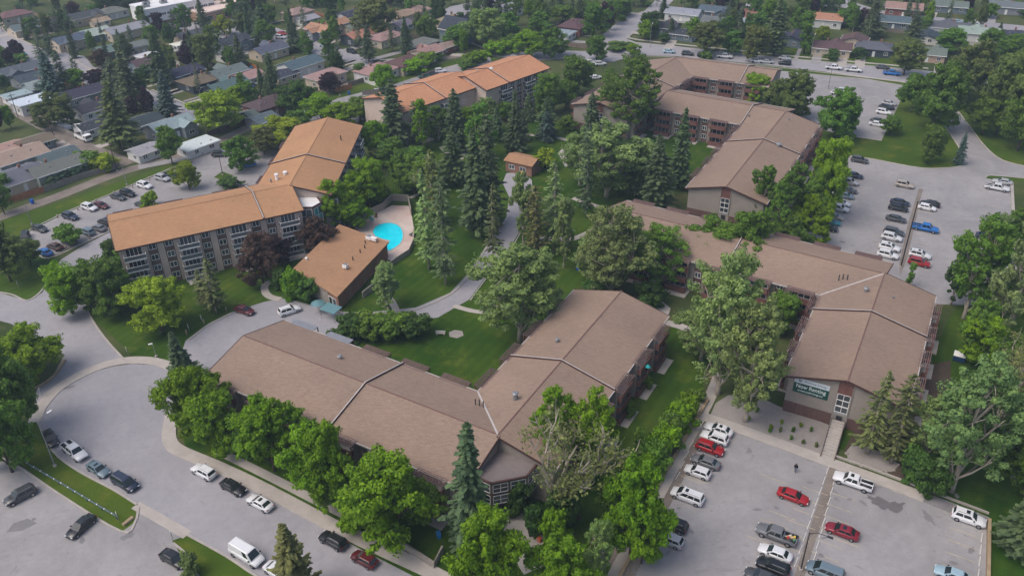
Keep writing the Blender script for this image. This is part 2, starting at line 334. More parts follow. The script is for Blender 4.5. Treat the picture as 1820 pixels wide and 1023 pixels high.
strip('path', [(1150, 560), (1180, 572), (1210, 580), (1250, 600), (1282, 635), (1278, 665), (1262, 705), (1235, 757), (1195, 832), (1150, 915), (1098, 1012), (1070, 1070)], 2.0, 0, .06, 'concrete')
sheet('path', [(1163, 540), (1178, 536), (1192, 548), (1188, 560), (1172, 562)], .05, 'concrete')
strip('sidewalk', [(1250, 740), (1330, 768), (1463, 817), (1560, 852), (1643, 884)], 2.2, 0, .12, 'concrete')
strip('sidewalk', [(1643, 884), (1700, 906), (1757, 928)], 2.0, 0, .10, 'asphalt_dark')
strip('path', [(935, 240), (975, 242), (1012, 250)], 1.5, 0, .05, 'concrete')
strip('path', [(1012, 262), (998, 271), (1003, 283), (1009, 296)], 1.6, 0, .05, 'concrete')
strip('path', [(1018, 352), (1035, 358), (1066, 368)], 1.5, 0, .05, 'concrete')
strip('path', [(948, 425), (985, 424), (1020, 424), (1062, 405)], 1.7, 0, .05, 'concrete')
strip('path', [(728, 352), (770, 330), (805, 305), (830, 262)], 1.2, 0, .04, 'concrete')
strip('path', [(1738, 545), (1735, 575), (1728, 600)], 2, 0, .05, 'concrete')
strip('path', [(893, 868), (902, 905), (915, 945), (938, 985), (955, 1010)], 4.2, 0, .05, 'concrete')
strip('path', [(955, 955), (1000, 985), (1030, 1010)], 1.6, 0, .06, 'concrete')
sheet('path', [(780, 262), (815, 252), (830, 262), (815, 275), (790, 272)], .04, 'concrete')
kerb([(150, 540), (165, 570), (190, 605), (222, 640)]); kerb([(334, 605), (370, 578), (412, 557)])
kerb([(-20, 517), (20, 523), (47, 534), (70, 521), (85, 500)]); kerb([(115, 640), (100, 664), (82, 680), (63, 690)], 'timber_edge', .5, .3)
kerb([(66, 747), (95, 802), (140, 837), (200, 869), (243, 896)]); kerb([(333, 950), (402, 988), (460, 1026), (560, 1083)])
kerb([(-20, 808), (25, 824), (110, 881), (215, 944), (240, 928), (246, 902)]); kerb([(308, 965), (332, 986), (352, 1023), (365, 1090)])
kerb([(1505, 277), (1545, 282), (1640, 299), (1700, 297), (1711, 289), (1706, 266), (1690, 240), (1672, 215)])
kerb([(1702, 197), (1727, 230), (1752, 262), (1782, 285), (1830, 297)]); kerb([(1900, 325), (1830, 318), (1762, 312), (1752, 316)])
kerb([(1798, 326), (1803, 440), (1806, 545)], wd=.7, h=.35); kerb([(1505, 241), (1567, 250)], wd=.6)
kerb([(600, 556), (690, 556), (742, 549), (802, 522), (832, 490), (864, 442), (903, 387)]); kerb([(1470, 136), (1540, 142), (1604, 153)])
kerb([(836, 534), (868, 490), (905, 448), (935, 394)], wd=.25); kerb([(45, 413), (120, 376), (190, 348), (300, 301), (400, 263)]); kerb([(64, 446), (86, 459), (152, 431), (200, 409)])
kerb([(1078, 98), (1130, 100), (1200, 102), (1300, 112), (1365, 118), (1450, 128), (1600, 146)]); kerb([(1114, 70), (1130, 77), (1290, 94), (1450, 110), (1640, 127)])
strip('sidewalk', [(1116, 64), (1135, 71), (1290, 88), (1450, 104), (1650, 122)], 1.3, 0, .1, 'concrete')
strip('sidewalk', [(1470, 128), (1560, 140), (1612, 147)], 1.2, 0, .08, 'concrete')
kerb([(0, 45), (14, 60), (70, 86), (85, 92)], wd=.8); kerb([(128, 103), (150, 118), (172, 124), (185, 118)], wd=.8); kerb([(270, 160), (345, 191)], wd=.8)
# garden and lot details lying on the ground
sheet('gravel_garden', [(1294, 702), (1272, 716), (1262, 738), (1330, 762), (1464, 811), (1479, 757), (1440, 742), (1385, 722), (1340, 700)], .03, 'gravel_bed')
sheet('gravel_garden', [(1512, 792), (1503, 803), (1510, 822), (1560, 836), (1585, 838), (1597, 828), (1590, 812), (1560, 800), (1535, 792)], .03, 'gravel_bed')
sheet('flower_bed', [(1640, 650), (1690, 640), (1690, 690), (1640, 720), (1600, 800), (1640, 860), (1600, 850), (1500, 800), (1530, 740)], .016, 'soil')
sheet('flower_bed', [(1120, 1040), (1240, 800), (1250, 700), (1235, 690), (1160, 830), (1080, 1000)], .0165, 'gravel_lane')
sheet('dirt_patch', [(798, 590), (808, 586), (822, 588), (824, 596), (812, 601), (799, 598)], .02, 'gravel_bed')
def blob(name, x, y, rx, ry, ang, mat, z=.02, seed=0, n=22):
    rr = random.Random(seed); c = G(x, y); a = polar(ang); b = polar(ang+90); P = []
    for k in range(n):
        th = 2*math.pi*k/n; q = 1+rr.uniform(-.28, .28)
        P.append(c+a*(rx*q*math.cos(th))+b*(ry*q*math.sin(th)))
    return sheet(name, P, z+.0004*(seed % 23), mat, px=False)
blob('wet_patch', 1566, 893, 2.0, 1.0, -40, 'wet', seed=1); blob('wet_patch', 1592, 900, 1.5, .9, 20, 'wet', seed=2)
blob('wet_patch', 1650, 918, 1.6, .35, 100, 'asphalt_dark', seed=3); blob('wet_patch', 1650, 921, .7, .5, 0, 'asphalt_dark', seed=4)
for k, (x, y) in enumerate([(1484, 873), (1486, 886), (1510, 887), (1465, 955), (1472, 945), (1459, 986), (1440, 857), (1380, 902), (1132, 1005), (1128, 1015), (1333, 800), (1206, 903), (1188, 980), (1330, 802), (1726, 977), (1695, 1000), (1345, 905), (1230, 945), (60, 922), (146, 960), (1534, 893), (1700, 880), (1590, 455), (1555, 430), (1498, 430), (1625, 440)]):
    blob('wet_patch', x, y, random.uniform(.3, .8), random.uniform(.2, .45), random.uniform(0, 180), 'asphalt_dark', .018, seed=10+k)
blob('wet_patch', 38, 933, 1.9, 1.5, 10, 'asphalt_dark', .018, seed=77, n=5); blob('wet_patch', 226, 952, 1.0, .6, 40, 'asphalt_dark', .018, seed=78)
blob('wet_patch', 122, 688, 1.1, .35, 30, 'asphalt_dark', .018, seed=79)
# painted stall lines, faded yellow
simple('faded_yellow', (.46, .39, .27), .85, .25, 1)
for (p0_, p1_, n_) in (((1452, 862), (1395, 1010), 7), ((1500, 872), (1462, 1000), 6), ((1255, 790), (1215, 880), 5), ((1715, 935), (1700, 1023), 4), ((1590, 345), (1562, 440), 8), ((1652, 345), (1640, 440), 7), ((1765, 345), (1765, 450), 7)):
    A_, B_ = G(*p0_), G(*p1_)
    for k in range(n_): c = A_.lerp(B_, (k+.5)/n_); dd = polar(-31)*1.9; strip('painted_line', [c-dd, c+dd], .10, .0, .0215, 'faded_yellow', False, px=False)
for (x, y) in [(1236, 850), (1228, 868), (1390, 915), (1376, 930), (1400, 945), (1500, 962), (1420, 930), (1374, 850), (1350, 960), (1180, 950)]:
    c = G(x, y); d = polar(-31)*2.0; strip('painted_line', [c-d, c+d], .11, .0, .022, 'faded_yellow', False, px=False)
# ================================================================== apartment buildings
WINM = {}
def winmesh(wd, ht, cols=2, rows=1):
    k = (wd, ht, cols, rows)
    if k not in WINM:
        a = MB(); a.box(-wd/2, wd/2, -.05, .03, -ht/2, ht/2, 'glass')
        b = MB(); t = .09
        b.box(-wd/2-t, wd/2+t, .0, .07, ht/2, ht/2+t, 'white_trim'); b.box(-wd/2-t, wd/2+t, .0, .09, -ht/2-t, -ht/2, 'white_trim')
        for i in range(cols+1):
            x = -wd/2-t/2+i*(wd+t)/cols; b.box(x-t/2, x+t/2, .0, .068, -ht/2, ht/2, 'white_trim')
        for j in range(1, rows):
            z = -ht/2+j*ht/rows; b.box(-wd/2, wd/2, .032, .06, z-.04, z+.04, 'white_trim')
        WINM[k] = (a.mesh('window'), b.mesh('window_frame'))
    return WINM[k]
def rzof(n): return math.atan2(n.y, n.x)-math.pi/2
def window(par, pos, n, wd, ht, cols=2, rows=1):
    a, b = winmesh(wd, ht, cols, rows)
    o = link('window', a, par, pos, rzof(n)); link('window_frame', b, o); return o
BALM = {}
def balcony(par, pos, n, wd, dp, style):
    k = (wd, dp, style)
    if k not in BALM:
        a = MB(); b = MB()
        if style == 'brown':
            a.box(-wd/2, wd/2, 0, dp, -.22, 0, 'brown_wood'); a.box(-wd/2+.05, wd/2-.05, 0, dp-.1, 0, .02, 'balcony_floor')
            for x0, x1, y0, y1 in ((-wd/2, wd/2, dp-.07, dp), (-wd/2, -wd/2+.07, 0, dp-.07), (wd/2-.07, wd/2, 0, dp-.07)):
                b.box(x0, x1, y0, y1, .06, 1.0, 'brown_wood')
            b.box(-wd/2-.04, wd/2+.04, dp-.12, dp+.05, 1.0, 1.07, 'brown_wood')
        else:
            a.box(-wd/2, wd/2, 0, dp, -.2, 0, 'balcony_floor'); a.box(-wd/2-.01, wd/2+.01, dp, dp+.03, -.24, .03, 'white_trim')
            for x0, x1, y0, y1 in ((-wd/2, wd/2, dp-.04, dp), (-wd/2, -wd/2+.04, 0, dp-.04), (wd/2-.04, wd/2, 0, dp-.04)):
                b.box(x0+.01, x1-.01, y0, y1-.01, .1, .95, 'rail_panel')
            b.box(-wd/2-.02, wd/2+.02, dp-.07, dp+.02, .95, 1.02, 'white_trim')
            for x in (-wd/2, wd/2): b.box(x-.03, x+.03, dp-.06, dp+.01, .03, .95, 'white_trim')
            for x in (-wd/2, wd/2): b.box(x-.035, x+.035, 0, dp-.07, .95, 1.02, 'white_trim')
        BALM[k] = (a.mesh('balcony'), b.mesh('railing'))
    a, b = BALM[k]; o = link('balcony', a, par, pos, rzof(n)); link('railing', b, o); return o
PGM = {}
def pergola(par, pos, n, wd, dp, solid=False):
    k = (wd, dp, solid)
    if k not in PGM:
        a = MB()
        if solid: a.box(-wd/2, wd/2, 0, dp, 0, .14, 'metal_grey')
        else:
            for j in range(7):
                y = .12+j*(dp-.2)/6; a.box(-wd/2, wd/2, y-.045, y+.045, .08, .24, 'pergola_wood')
            for x in (-wd/2+.1, 0, wd/2-.1): a.box(x-.06, x+.06, 0, dp+.12, -.06, .079, 'pergola_wood')
        for x in (-wd/2+.1, wd/2-.1): a.box(x-.07, x+.07, dp-.16, dp-.02, -2.3, -.061, 'brown_wood')
        PGM[k] = a.mesh('pergola')
    return link('pergola', PGM[k], par, pos, rzof(n))
def facade(par, O, d, n, L, ns, hs, style, off=1.0, full=True, z0=.4, skip=(), perg_solid=()):
    """ windows, brick strips and balconies along one long wall: O start point, d along, n outward """
    per = 10.9 if style == 'orange' else 8.4; s = off; i = 0
    bm_ = 'brick_brown' if style == 'orange' else 'brick_red'
    H = ns*hs+z0
    def pt(a, b, z): v = O+d*a+n*b; return Vector((v.x, v.y, z))
    while s < L-1.5:
        bw = 4.3 if style == 'orange' else 4.6
        if s+bw < L-.2 and i not in skip:
            for k in range(ns):
                zf = z0+k*hs
                if k or style == 'orange' or True: balcony(par, pt(s+bw/2, .02, zf), n, bw, 1.7 if style == 'orange' else 1.9, style if style == 'orange' else 'brown')
                if full: window(par, pt(s+bw/2, 0, zf+1.15), n, bw-1.2, 1.9, 4 if style == 'orange' else 3)
            if full and z0 > 0: ps = MB(); ps.obox(Vector((O.x, O.y, 0)), d, n, 0, .07, s+.3, s+bw+.6, .1, 3.3, 'concrete'); ps.build('patio_slab', par)
            if style == 'brown': pergola(par, pt(s+bw/2, .02, H-.35), n, bw+.8, 2.1, i in perg_solid)
            else:
                m_ = MB(); m_.box(-bw/2, bw/2, 0, 1.5, 0, .12, 'fascia'); m_.build('balcony_roof', par, loc=pt(s+bw/2, .02, H-.15), rz=rzof(n)) if not full else None
            if full and style == 'brown': [(lambda q: (q.obox(Vector((O.x, O.y, 0)), d, n, z0-.3, H-.2, s+x_, s+x_+.3, .01, 1.2, 'stucco'), q.build('balcony_wall', par)))(MB()) for x_ in (-.05, bw-.25)]
        if full:
            cs = [s+bw+1.6, s+bw+4.9] if style == 'orange' else [s+bw+1.9]
            for c in cs:
                if c+.9 > L: continue
                ww = 1.7 if style == 'orange' else 1.5
                bp = MB(); bp.obox(Vector((O.x, O.y, 0)), d, n, 0, H-.12, c-ww/2-.12, c+ww/2+.12, .002, .06, bm_); bp.build('brick_panel', par)
                for k in range(ns): window(par, pt(c, .06, z0+k*hs+1.45), n, ww-.35, 1.15, 2)
        s += per; i += 1
def wing(par, P0, P1, t0, t1, ze, zr, hw, style, roofm, free0, free1, div=()):
    """ one gabled wing: ridge P0->P1; t0/t1 = (left, right) eave trims at each end """
    P0 = Vector((P0.x, P0.y, 0)); P1 = Vector((P1.x, P1.y, 0)); u = (P1-P0).normalized(); l = Vector((-u.y, u.x, 0)); L = (P1-P0).length
    sl = (zr-ze)/hw; wl = MB(); rf = MB(); fa = MB(); wm = 'stucco' if style == 'brown' else 'stucco_pink'
    for sg, i in ((1, 0), (-1, 1)):
        a0, a1 = t0[i], L-t1[i]; e0 = -.5 if free0 else 0; e1 = .5 if free1 else 0
        g0 = -.35 if (not free0 and t0[i] == 0) else e0; g1 = .35 if (not free1 and t1[i] == 0) else e1
        def pt(s, b, z): v = P0+u*s+l*(sg*b); return (v.x, v.y, z)
        r0, r1 = g0 if t0[i] == 0 else 0, L+(g1 if t1[i] == 0 else 0)
        q0, q1 = a0+(g0 if t0[i] == 0 else 0), a1+(g1 if t1[i] == 0 else 0)
        top = [pt(r0, 0, zr), pt(r1, 0, zr), pt(q1, hw, ze), pt(q0, hw, ze)]; bot = [(x, y, z-.2) for x, y, z in top]
        if sg < 0: top.reverse(); bot.reverse()
        top2 = top; rf.hexa(bot, top2, roofm)
        # eave fascia and gutter
        v0 = P0+u*(q0+.02)+l*(sg*hw); v1 = P0+u*(q1-.02)+l*(sg*hw); fa.obox(v0, (v1-v0).normalized(), l*sg, ze-.27, ze+.03, 0, (v1-v0).length, .003, .14, 'fascia' if style == 'orange' else 'flashing')
        for s_, fr in ((g0, t0[i] == 0), (g1+L, t1[i] == 0)):
            if not fr: continue
            q = .12 if s_ > L/2 else -.12; A = [pt(s_, 0, zr), pt(s_+q, 0, zr), pt(s_+q, hw+.1, ze), pt(s_, hw+.1, ze)]
            lo = [(x, y, z-.3) for x, y, z in A]; hi = [(x, y, z+.04) for x, y, z in A]
            if (sg < 0) != (q < 0): lo.reverse(); hi.reverse()
            fa.hexa(lo, hi, 'fascia')
        W = hw-.7; k = W/hw
        b0 = t0[i]*k; b1 = L-t1[i]*k
        base = [pt(0, 0, 0), pt(L, 0, 0), pt(b1, W, 0), pt(b0, W, 0)]
        tp = [pt(0, 0, zr-.22), pt(L, 0, zr-.22), pt(b1, W, zr-sl*W-.22), pt(b0, W, zr-sl*W-.22)]
        if sg < 0: base.reverse(); tp.reverse()
        wl.hexa(base, tp, wm)
        for s_ in div:
            A = [pt(s_-.14, 0, zr), pt(s_+.14, 0, zr), pt(s_+.14, hw+.15, ze), pt(s_-.14, hw+.15, ze)]
            lo = [(x, y, z+.01) for x, y, z in A]; hi = [(x, y, z+.3) for x, y, z in A]
            if sg < 0: lo.reverse(); hi.reverse()
            dv = MB(); dv.hexa(lo, hi, 'fascia'); B4_ = [pt(s_-.09, 0, zr), pt(s_+.09, 0, zr), pt(s_+.09, hw+.1, ze), pt(s_-.09, hw+.1, ze)]; lo = [(x, y, z+.302) for x, y, z in B4_]; hi = [(x, y, z+.34) for x, y, z in B4_]; (lo.reverse(), hi.reverse()) if sg < 0 else None; dv.hexa(lo, hi, 'flashing'); dv.build('parapet', par)
    v0 = P0+u*(g0 if free0 else 0); (rf if style == 'orange' else fa).obox(v0, u, l, zr-.04, zr+.07, 0, L+(.8 if free1 else 0), -.1, .1, roofm if style == 'orange' else 'roof_ridge')
    wl.build('wall', par); rf.build('roof', par); fa.build('fascia', par)
    return P0, P1, u, l, L, W
def gable(par, C, o, l, W, ze, zr, brickh=2.3, stair=True):
    """ features of a gable end facing o: brick base and the stair-window strip in the middle """
    C = Vector((C.x, C.y, 0)); b = MB(); b.obox(C, l, o, 0, brickh, -W-.02, -1.3, .002, .07, 'brick_red'); b.obox(C, l, o, 0, brickh, 1.3, W+.02, .002, .07, 'brick_red')
    b.build('brick_base', par)
    s = MB(); s.obox(C, l, o, 2.5, zr-.6, -1.25, -1.13, .002, .16, 'stucco'); s.obox(C, l, o, 2.5, zr-.6, 1.13, 1.25, .002, .16, 'stucco')
    s.obox(C, l, o, ze-.9, zr-.45, -1.12, 1.12, .002, .05, 'brown_wood'); s.obox(C, l, o, 2.5, 3.0, -1.12, 1.12, .002, .05, 'balcony_floor'); s.build('stair_panel', par)
    for z in (3.6, 4.9, 6.1):
        if z < ze-1.2:
            v = C+o*.02; window(par, Vector((v.x, v.y, z)), o, 1.9, 1.05, 2)
    v = C+o*.03; d = MB(); d.box(-.5, .5, 0, .06, 0, 2.1, 'metal_dark'); d.build('door', par, loc=(v.x, v.y, .15), rz=rzof(o))
def T(a, hw, th): return hw*math.tan(R(th)/2)
HW = 9.8
def building(label, name='apartment_building'):
    return tag(link(name, None), label, 'apartment building', 'apartment buildings of the complex')
def vent(par, x, y, z, h=.6, r=.28, m='metal_grey', nm='roof_vent'):
    p = G(x, y, z); b = MB(); b.tube([(0, 0, -.5), (0, 0, h)], r, m, 10); b.tube([(0, 0, h), (0, 0, h+.18)], [r*1.35, r*.9], m, 10)
    return b.build(nm, par, loc=p)
def flash(par, J, C, zr, ze):
    J = Vector((J.x, J.y, zr)); C = Vector((C.x, C.y, ze)); d = (C-J).normalized(); q = Vector((-d.y, d.x, 0)).normalized()*.14
    b = MB(); b.hexa([J-q+Vector((0, 0, .0)), C-q, C+q, J+q], [J-q+Vector((0, 0, .06)), C-q+Vector((0, 0, .06)), C+q+Vector((0, 0, .06)), J+q+Vector((0, 0, .06))], 'flashing'); b.build('flashing', par)
def along(P0, P1, q):
    d = (P1-P0).normalized(); return (q-P0).dot(d)
# --- front brown building (wings A and B meeting at the entrance bay)
ZE, ZR = 7.5, 10.0
B1 = building('brown shingled three-storey L-shaped block with pergola balconies in the foreground')
J = G(885, 772, ZR); J.z = 0; A0 = J-polar(-31)*52.2; Bq = J+polar(59.8)*45.5
tr = T(0, HW, 90.8)
a = wing(B1, A0, J, (0, 0), (tr, 0), ZE, ZR, HW, 'brown', 'roof_brown', True, False, (27.0,))
b = wing(B1, J, Bq, (tr, 0), (0, 0), ZE, ZR, HW, 'brown', 'roof_brown', False, True, (21.0,))
W = HW-.7
facade(B1, a[0]-a[3]*W, a[2], -a[3], a[4], 3, 2.45, 'brown', 2.6)
facade(B1, a[0]+a[3]*W+a[2]*0, a[2], a[3], a[4]-tr, 3, 2.45, 'brown', 1.5, False, perg_solid=(0, 1))
facade(B1, b[0]-b[3]*W, b[2], -b[3], b[4], 3, 2.45, 'brown', 4.4)
facade(B1, b[0]+b[3]*W+b[2]*tr, b[2], b[3], b[4]-tr, 3, 2.45, 'brown', 1.5, False)
flash(B1, J, J+a[3]*HW-a[2]*tr, ZR, ZE)
def bay(par, J, a, b, zb, zt, roofm, nfl, wh, r=6.6, c=2.8, cols=2):
    pts = [J, J+a*r, J+a*r+b*c, J+a*c+b*r, J+b*r]
    m_ = MB(); m_.prism([(p.x, p.y) for p in pts], zb, zt, 'brick_brown', roofm); m_.build('entrance_bay', par)
    k = MB(); q = [J, J+a*(r-2), J+a*(c-1)+b*(c-1), J+b*(r-2)]; k.prism([(p.x, p.y) for p in q], 0, zb, 'stucco'); k.build('entrance_wall', par)
    rm = MB(); ce = (pts[1]+pts[4])/2
    for i in (1, 2, 3):
        p, q = pts[i], pts[i+1]; d = (q-p); L = d.length; d.normalize(); n = Vector((d.y, -d.x, 0))
        if n.dot((p+q)/2-ce) < 0: n = -n
        rm.obox(p, d, n, zt-.15, zt+.14, -.05, L+.05, -.2, .12, 'fascia')
        nw = max(1, round(L/2.2))
        for f in range(nfl):
            z = zb+(zt-zb)*(f+.5)/nfl
            for w_ in range(nw):
                v = p+d*(L*(w_+.5)/nw)+n*.03; window(par, Vector((v.x, v.y, z)), n, L/nw-.55, wh, cols, 2)
    rm.build('bay_roof_edge', par)
bay(B1, J, -a[3], a[2], 2.5, 7.0, 'flat_roof', 2, 1.5)
for x, y in ((845, 715), (852, 716), (859, 719)): vent(B1, x, y, 9.0, .55, .09, 'metal_dark', 'vent_pipe')
vent(B1, 916, 708, 9.6, 1.1, .42, 'metal_grey', 'chimney'); vent(B1, 604, 634, 9.2, .2, .35); vent(B1, 990, 604, 9.5, .2, .3)
# --- right-hand brown building with the banner
B2 = building('brown three-storey L-shaped block with a rental banner on its gable end')
J2 = G(1572, 486, ZR); J2.z = 0; A2 = J2-polar(-31.6)*58.5; E2 = J2+polar(-119.2)*37.4; tr2 = T(0, HW, 87.6)
a2 = wing(B2, A2, J2, (0, 0), (0, tr2), ZE, ZR, HW, 'brown', 'roof_brown', True, False, (30.0,))
b2 = wing(B2, J2, E2, (0, tr2), (0, 0), ZE, ZR, HW, 'brown', 'roof_brown', False, True, (15.2,))
facade(B2, a2[0]-a2[3]*W, a2[2], -a2[3], a2[4]-tr2, 3, 2.45, 'brown', 1.2)
facade(B2, a2[0]+a2[3]*W, a2[2], a2[3], a2[4], 3, 2.45, 'brown', 1.2, False)
facade(B2, b2[0]+b2[3]*W, b2[2], b2[3], b2[4], 3, 2.45, 'brown', 3.0)
facade(B2, b2[0]-b2[3]*W+b2[2]*tr2, b2[2], -b2[3], b2[4]-tr2, 3, 2.45, 'brown', 1.0)
gable(B2, E2, b2[2], b2[3], W, ZE, ZR); flash(B2, J2, J2-a2[3]*HW-a2[2]*tr2, ZR, ZE)
for x, y in ((1491, 495), (1498, 494), (1506, 495)): vent(B2, x, y, 9.2, .7, .1, 'metal_dark', 'vent_pipe')
vent(B2, 1539, 516, 9.7, .5, .38, 'metal_grey', 'chimney'); vent(B2, 1587, 532, 9.0, .6, .16); vent(B2, 1505, 573, 8.7, .2, .35)
# --- upper right brown building
B3 = building('brown three-storey L-shaped block above the right side of the courtyard lawn')
J3 = G(1397, 198, ZR); J3.z = 0; A3 = J3-polar(-32)*35.6; E3 = J3+polar(-119.6)*55.8
a3 = wing(B3, A3, J3, (0, 0), (0, tr2), ZE, ZR, HW, 'brown', 'roof_brown', True, False, (26.0,))
b3 = wing(B3, J3, E3, (0, tr2), (0, 0), ZE, ZR, HW, 'brown', 'roof_brown', False, True, (23.5,))
facade(B3, a3[0]-a3[3]*W, a3[2], -a3[3], a3[4]-tr2, 3, 2.45, 'brown', .6)
facade(B3, b3[0]+b3[3]*W, b3[2], b3[3], b3[4], 3, 2.45, 'brown', 2.0)
facade(B3, b3[0]-b3[3]*W+b3[2]*tr2, b3[2], -b3[3], b3[4]-tr2, 3, 2.45, 'brown', 1.0, False)
gable(B3, E3, b3[2], b3[3], W, ZE, ZR)
vent(B3, 1402, 215, 9.3, .7, .16); vent(B3, 1331, 205, 9.0, .3, .2); vent(B3, 1384, 258, 9.2, .4, .6)
# --- top brown building
B4 = building('brown three-storey block at the top, nearest the residential street')
J4 = G(1203, 102, ZR); J4.z = 0; A4 = J4-polar(55)*52; E4 = J4+polar(-28)*33; tr4 = T(0, HW, 83)
a4 = wing(B4, A4, J4, (0, 0), (0, tr4), ZE, ZR, HW, 'brown', 'roof_brown', True, False, (30.0,))
b4 = wing(B4, J4, E4, (0, tr4), (0, 0), ZE, ZR, HW, 'brown', 'roof_brown', False, True, (24.0,))
facade(B4, a4[0]-a4[3]*W, a4[2], -a4[3], a4[4]-tr4, 3, 2.45, 'brown', 2)
facade(B4, b4[0]-b4[3]*W+b4[2]*tr4, b4[2], -b4[3], b4[4]-tr4, 3, 2.45, 'brown', .6)
facade(B4, a4[0]+a4[3]*W, a4[2], a4[3], a4[4], 3, 2.45, 'brown', 2, False)
gable(B4, A4, -a4[2], a4[3], W, ZE, ZR)
# --- orange front-left building
OE, OR = 10.5, 13.0; HO = 9.4
B5 = building('orange-roofed four-storey block with a glazed corner bay at the left')
J5 = G(515, 328, OR); J5.z = 0; A5 = J5-polar(26.5)*38.8; E5 = J5+polar(88.5)*43.2; tr5 = T(0, HO, 62)
a5 = wing(B5, A5, J5, (0, 0), (tr5, 0), OE, OR, HO, 'orange', 'roof_orange', True, False, (30.2,))
b5 = wing(B5, J5, E5, (tr5, 0), (0, 0), OE, OR, HO, 'orange', 'roof_orange', False, True, (17.5,))
W5 = HO-.7
facade(B5, a5[0]-a5[3]*W5, a5[2], -a5[3], a5[4], 4, 2.55, 'orange', .7, z0=.3)
facade(B5, b5[0]-b5[3]*W5, b5[2], -b5[3], b5[4], 4, 2.55, 'orange', .7, z0=.3)
facade(B5, a5[0]+a5[3]*W5, a5[2], a5[3], a5[4]-tr5, 4, 2.55, 'orange', .7, False, z0=.3)
facade(B5, b5[0]+b5[3]*W5+b5[2]*tr5, b5[2], b5[3], b5[4]-tr5, 4, 2.55, 'orange', .7, False, z0=.3)
bay(B5, J5, -a5[3], -b5[3], 0.2, 9.7, 'white_roof', 2, 3.8, 6.0, 3.2)
vent(B5, 492, 316, 12.4, .9, .42, 'white_trim', 'chimney'); vent(B5, 507, 309, 12.4, .5, .42, 'white_trim'); vent(B5, 481, 320, 12.1, .2, .2); vent(B5, 606, 247, 11.8, .8, .13, 'metal_dark', 'vent_pipe')
p = G(457, 347, 12.3); sk = MB(); sk.box(-.8, .8, -.6, .6, -.3, .35, 'white_trim'); sk.build('skylight', B5, loc=p, rz=R(26.5))
# --- orange back building: two parallel wings, the right one stepped forward
B6 = building('orange-roofed four-storey stepped block behind the tall spruces at the top centre')
u6 = polar(46); A6 = Vector((-37.2, 241.2, 0)); E6 = A6+u6*31; F6 = G(828, 134.5, OR); F6.z = 0; K6 = F6+u6*28.5
a6 = wing(B6, A6, E6, (0, 0), (0, 0), OE-.3, OR-.3, HO+.1, 'orange', 'roof_orange_back', True, True, (16.5,))
b6 = wing(B6, F6, K6, (0, 0), (0, 0), OE, OR, HO, 'orange', 'roof_orange_back', True, True, (9.5,))
facade(B6, a6[0]-a6[3]*W5, a6[2], -a6[3], 26, 4, 2.5, 'orange', 4.3, z0=.3)
facade(B6, b6[0]-b6[3]*W5, b6[2], -b6[3], b6[4], 4, 2.55, 'orange', 5.6, z0=.3)
vent(B6, 848, 130, 12.5, 1.0, .25, 'stucco_pink', 'chimney'); vent(B6, 873, 123, 12.6, .3, .5, 'white_trim')
# --- clubhouse with a single-slope roof
CB = tag(link('clubhouse', None), 'low orange-roofed clubhouse beside the swimming pool', 'clubhouse')
c0, c1, c2, c3 = [G(x, y, 4.2) for x, y in ((603, 401), (691, 428), (599, 525), (521, 480))]
rb = MB(); P = [Vector((p.x, p.y, z)) for p, z in ((c3, 4.6), (c2, 3.9), (c1, 3.9), (c0, 4.6))]
rb.hexa([p-Vector((0, 0, .3)) for p in P], P, 'roof_club'); rb.build('roof', CB)
ce = sum(P, Vector())/4; wb = MB(); Q = [Vector((ce.x+(p.x-ce.x)*.955, ce.y+(p.y-ce.y)*.955, p.z-.31)) for p in P]
wb.hexa([(q.x, q.y, 0) for q in Q], Q, 'brick_club'); wb.build('wall', CB)
d = (Q[1]-Q[0]); d.z = 0; Lq = d.length; d.normalize(); n = Vector((d.y, -d.x, 0))
if n.dot(Q[0]-ce) < 0: n = -n
st = MB(); o0 = Vector((Q[0].x, Q[0].y, 0)); st.obox(o0, d, n, 0, 3.4, .1, Lq-3.2, .003, .08, 'stucco'); st.build('front_panel', CB)
for s_ in (Lq-2.6, Lq-1.3):
    v = o0+d*s_+n*.03; window(CB, Vector((v.x, v.y, 1.3)), n, 1.0, 2.2, 1)
v = o0+d*(Lq*.35)+n*.1; window(CB, Vector((v.x, v.y, 1.6)), n, 1.8, 1.2, 2)
for x, y, sz, nm in ((656, 422, 1.3, 'air_conditioner'), (614, 473, 1.1, 'air_conditioner'), (575, 421, 1.1, 'air_conditioner')):
    q = G(x, y, 4.7); k = MB(); k.box(-sz/2, sz/2, -sz*.4, sz*.4, -.3, .45, 'white_trim'); k.box(-sz*.35, sz*.35, -sz*.28, sz*.28, .45, .6, 'metal_grey')
    if sz > 1.2: k.box(sz/2+.02, sz/2+1.5, -.4, .35, -.3, .4, 'white_trim')
    k.build(nm, CB, loc=q, rz=R(-31))
for x, y in ((649, 430), (648, 438), (640, 446), (627, 459)): vent(CB, x, y, 4.5, .25, .12, 'metal_dark', 'vent_pipe')
vent(CB, 545, 461, 4.6, .35, .25, 'white_trim')
